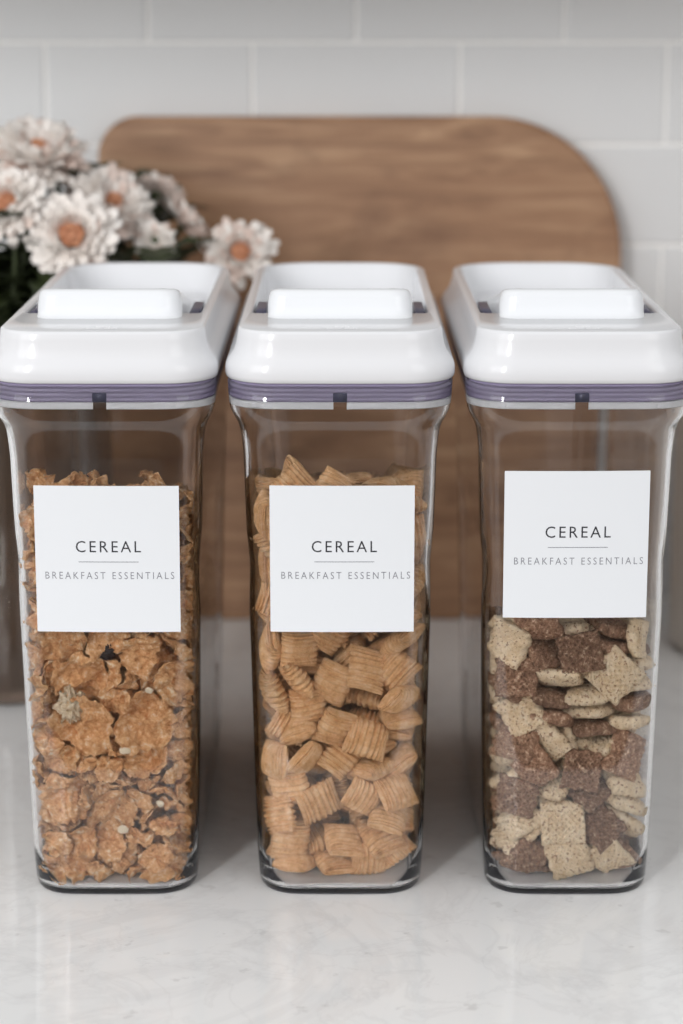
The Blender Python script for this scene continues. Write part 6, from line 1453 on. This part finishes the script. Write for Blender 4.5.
6,-47,1890,356,222,28,970,-85,0,-153,726,1078,980,-157,93,-73,9,-109,889,898,118,984,-119,45,6,24,1601,678,258,857,376,-236,
11,21,1223,842,186,895,-402,23,5,57,2322,244,51,-898,432,-56,11,90,2315,145,486,12,-75,869,5,353,647,1109,515,-152,809,-235,
6,149,1439,826,241,-585,767,-93,7,199,1502,732,402,466,784,75,9,353,1814,665,711,59,-696,-62,3,309,1606,597,138,978,41,146,
10,282,1935,489,293,454,839,43,10,-63,532,1123,-26,-352,-162,-920,3,54,668,1110,384,-179,-100,-899,0,-8,1469,837,731,-188,-106,646,
2,-2,1838,609,120,-203,969,-64,2,-130,2079,338,125,-731,641,-191,4,279,2192,46,42,-754,653,-46,10,-151,1986,129,88,901,-422,6,
4,244,745,1091,310,805,386,323,3,298,980,1062,768,123,-282,-560,6,142,602,1027,66,376,-912,145,2,282,816,983,796,76,-125,-586,
6,319,1622,760,241,-797,310,-457,7,194,1729,630,900,63,-161,-397,2,222,1958,288,154,-650,704,-237,11,-134,883,1127,211,-232,-923,220,
2,-169,1327,910,862,-319,-8,-391,9,-138,1742,657,117,922,364,24,5,-126,1895,422,117,956,143,224,4,66,2102,240,81,-74,64,991,
5,-90,987,999,514,120,-219,-820,8,67,2159,511,23,199,133,-970,6,77,1861,534,513,-115,-19,849,1,29,2558,87,236,965,32,102,
7,187,2154,146,36,-914,385,110,9,206,500,1149,909,-121,215,333,11,76,843,986,-5,-840,530,-106,9,216,1305,913,2,-926,310,-210,
1,281,1614,863,452,320,-142,-819,6,270,1992,565,32,180,-150,-971,6,279,2253,424,40,-997,38,5,3,-101,1672,768,929,-54,-31,-363,
4,-117,1990,562,785,205,133,-567,4,110,793,1131,173,735,603,-254,2,120,1714,719,962,-75,-73,-250,2,-104,2184,143,159,969,37,179,
10,-10,2351,342,757,95,-42,-643,7,279,2365,104,452,299,326,774,5,185,628,1210,184,783,-593,-18,1,202,1167,1021,968,-49,-150,189,
4,337,1417,928,161,-428,-284,842,1,-96,2414,153,76,137,-142,-976,8,114,1993,439,-12,-847,506,-154,7,79,2155,336,824,-28,-132,-548,
5,-75,693,1221,301,19,88,948,3,-274,1910,630,991,-83,72,-67,8,-196,2105,39,11,9,999,25,1,-142,1117,1038,37,628,-724,279,
11,41,1295,958,903,-36,-52,-422,4,29,2545,303,189,976,63,-80,11,-119,2203,253,1,-236,0,971,0,279,2184,229,-9,-960,-10,276,
7,184,999,1093,239,-202,-80,945,2,168,2466,433,944,-16,-190,-266,2,64,2239,426,98,-875,469,-63,8,273,2531,347,727,-188,-242,-612,
9,327,1984,120,191,652,19,-732,1,-238,1791,763,904,-385,174,39,5,-229,2128,396,69,968,230,66,6,-25,971,1154,716,-17,273,641,
6,-106,1628,870,-126,-119,-35,983,1,94,2093,600,861,129,-174,458,5,-92,2108,508,182,-977,-75,-75,7,157,2400,49,9,-998,-38,-3,
4,368,852,1204,232,-672,322,-623,8,64,1157,1060,44,-858,411,-301,0,332,2400,233,283,-642,-492,514,4,189,2343,318,866,-256,258,-341,
2,264,2182,504,-96,-79,-139,981,1,14,1184,1137,955,-172,-215,101,7,-123,1972,681,106,-606,-787,20,10,-191,2485,344,890,-71,161,-418,
6,-83,2640,164,175,-178,716,651,8,-124,2470,235,862,-103,-231,-437,3,288,1009,1215,85,568,775,-260,7,156,882,1197,603,-80,-39,-792,
11,220,1919,692,51,-129,231,962,1,201,1435,995,51,-462,873,-139,6,271,2573,78,254,966,1,-34,0,-205,1597,985,26,877,448,-165,
9,-87,1444,946,159,954,223,112,2,-118,2293,567,98,267,949,-132,1,-159,1114,1163,406,10,-355,-841,5,79,2041,701,976,121,-161,66,
5,-50,2359,62,245,-10,-14,-968,6,298,1349,1087,705,18,161,-689,6,261,2211,600,-142,42,138,-978,2,169,2648,188,208,235,652,-689,
9,307,2165,320,-36,269,31,961,0,-106,2294,413,823,213,-426,-306,6,64,1603,993,590,-177,-6,787,2,60,1925,759,952,164,-250,56,
9,294,1194,1132,161,-719,-674,-30,4,91,1388,1060,131,952,106,253,0,184,2516,209,354,-62,-477,-801,3,-179,1306,1027,65,895,409,-160,
8,-43,1823,861,95,-898,-381,-191,2,-35,1466,1072,310,202,-184,-910,3,223,1807,808,186,-128,117,-966,0,-81,1920,785,892,211,-55,-393,
8,266,1568,1023,174,941,212,-192,1,263,2047,714,342,-20,501,793,4,317,1820,862,213,-554,-743,305,10,-26,2484,423,199,-71,962,-169,
4,-167,1312,1126,608,-149,16,-779,0,-107,2169,701,78,7,970,-226,3,-113,1755,949,143,432,-860,227,8,141,1633,912,91,-379,920,-11,
10,85,1669,812,398,82,-16,-913]
NS_LATTICE = 158
place_all()
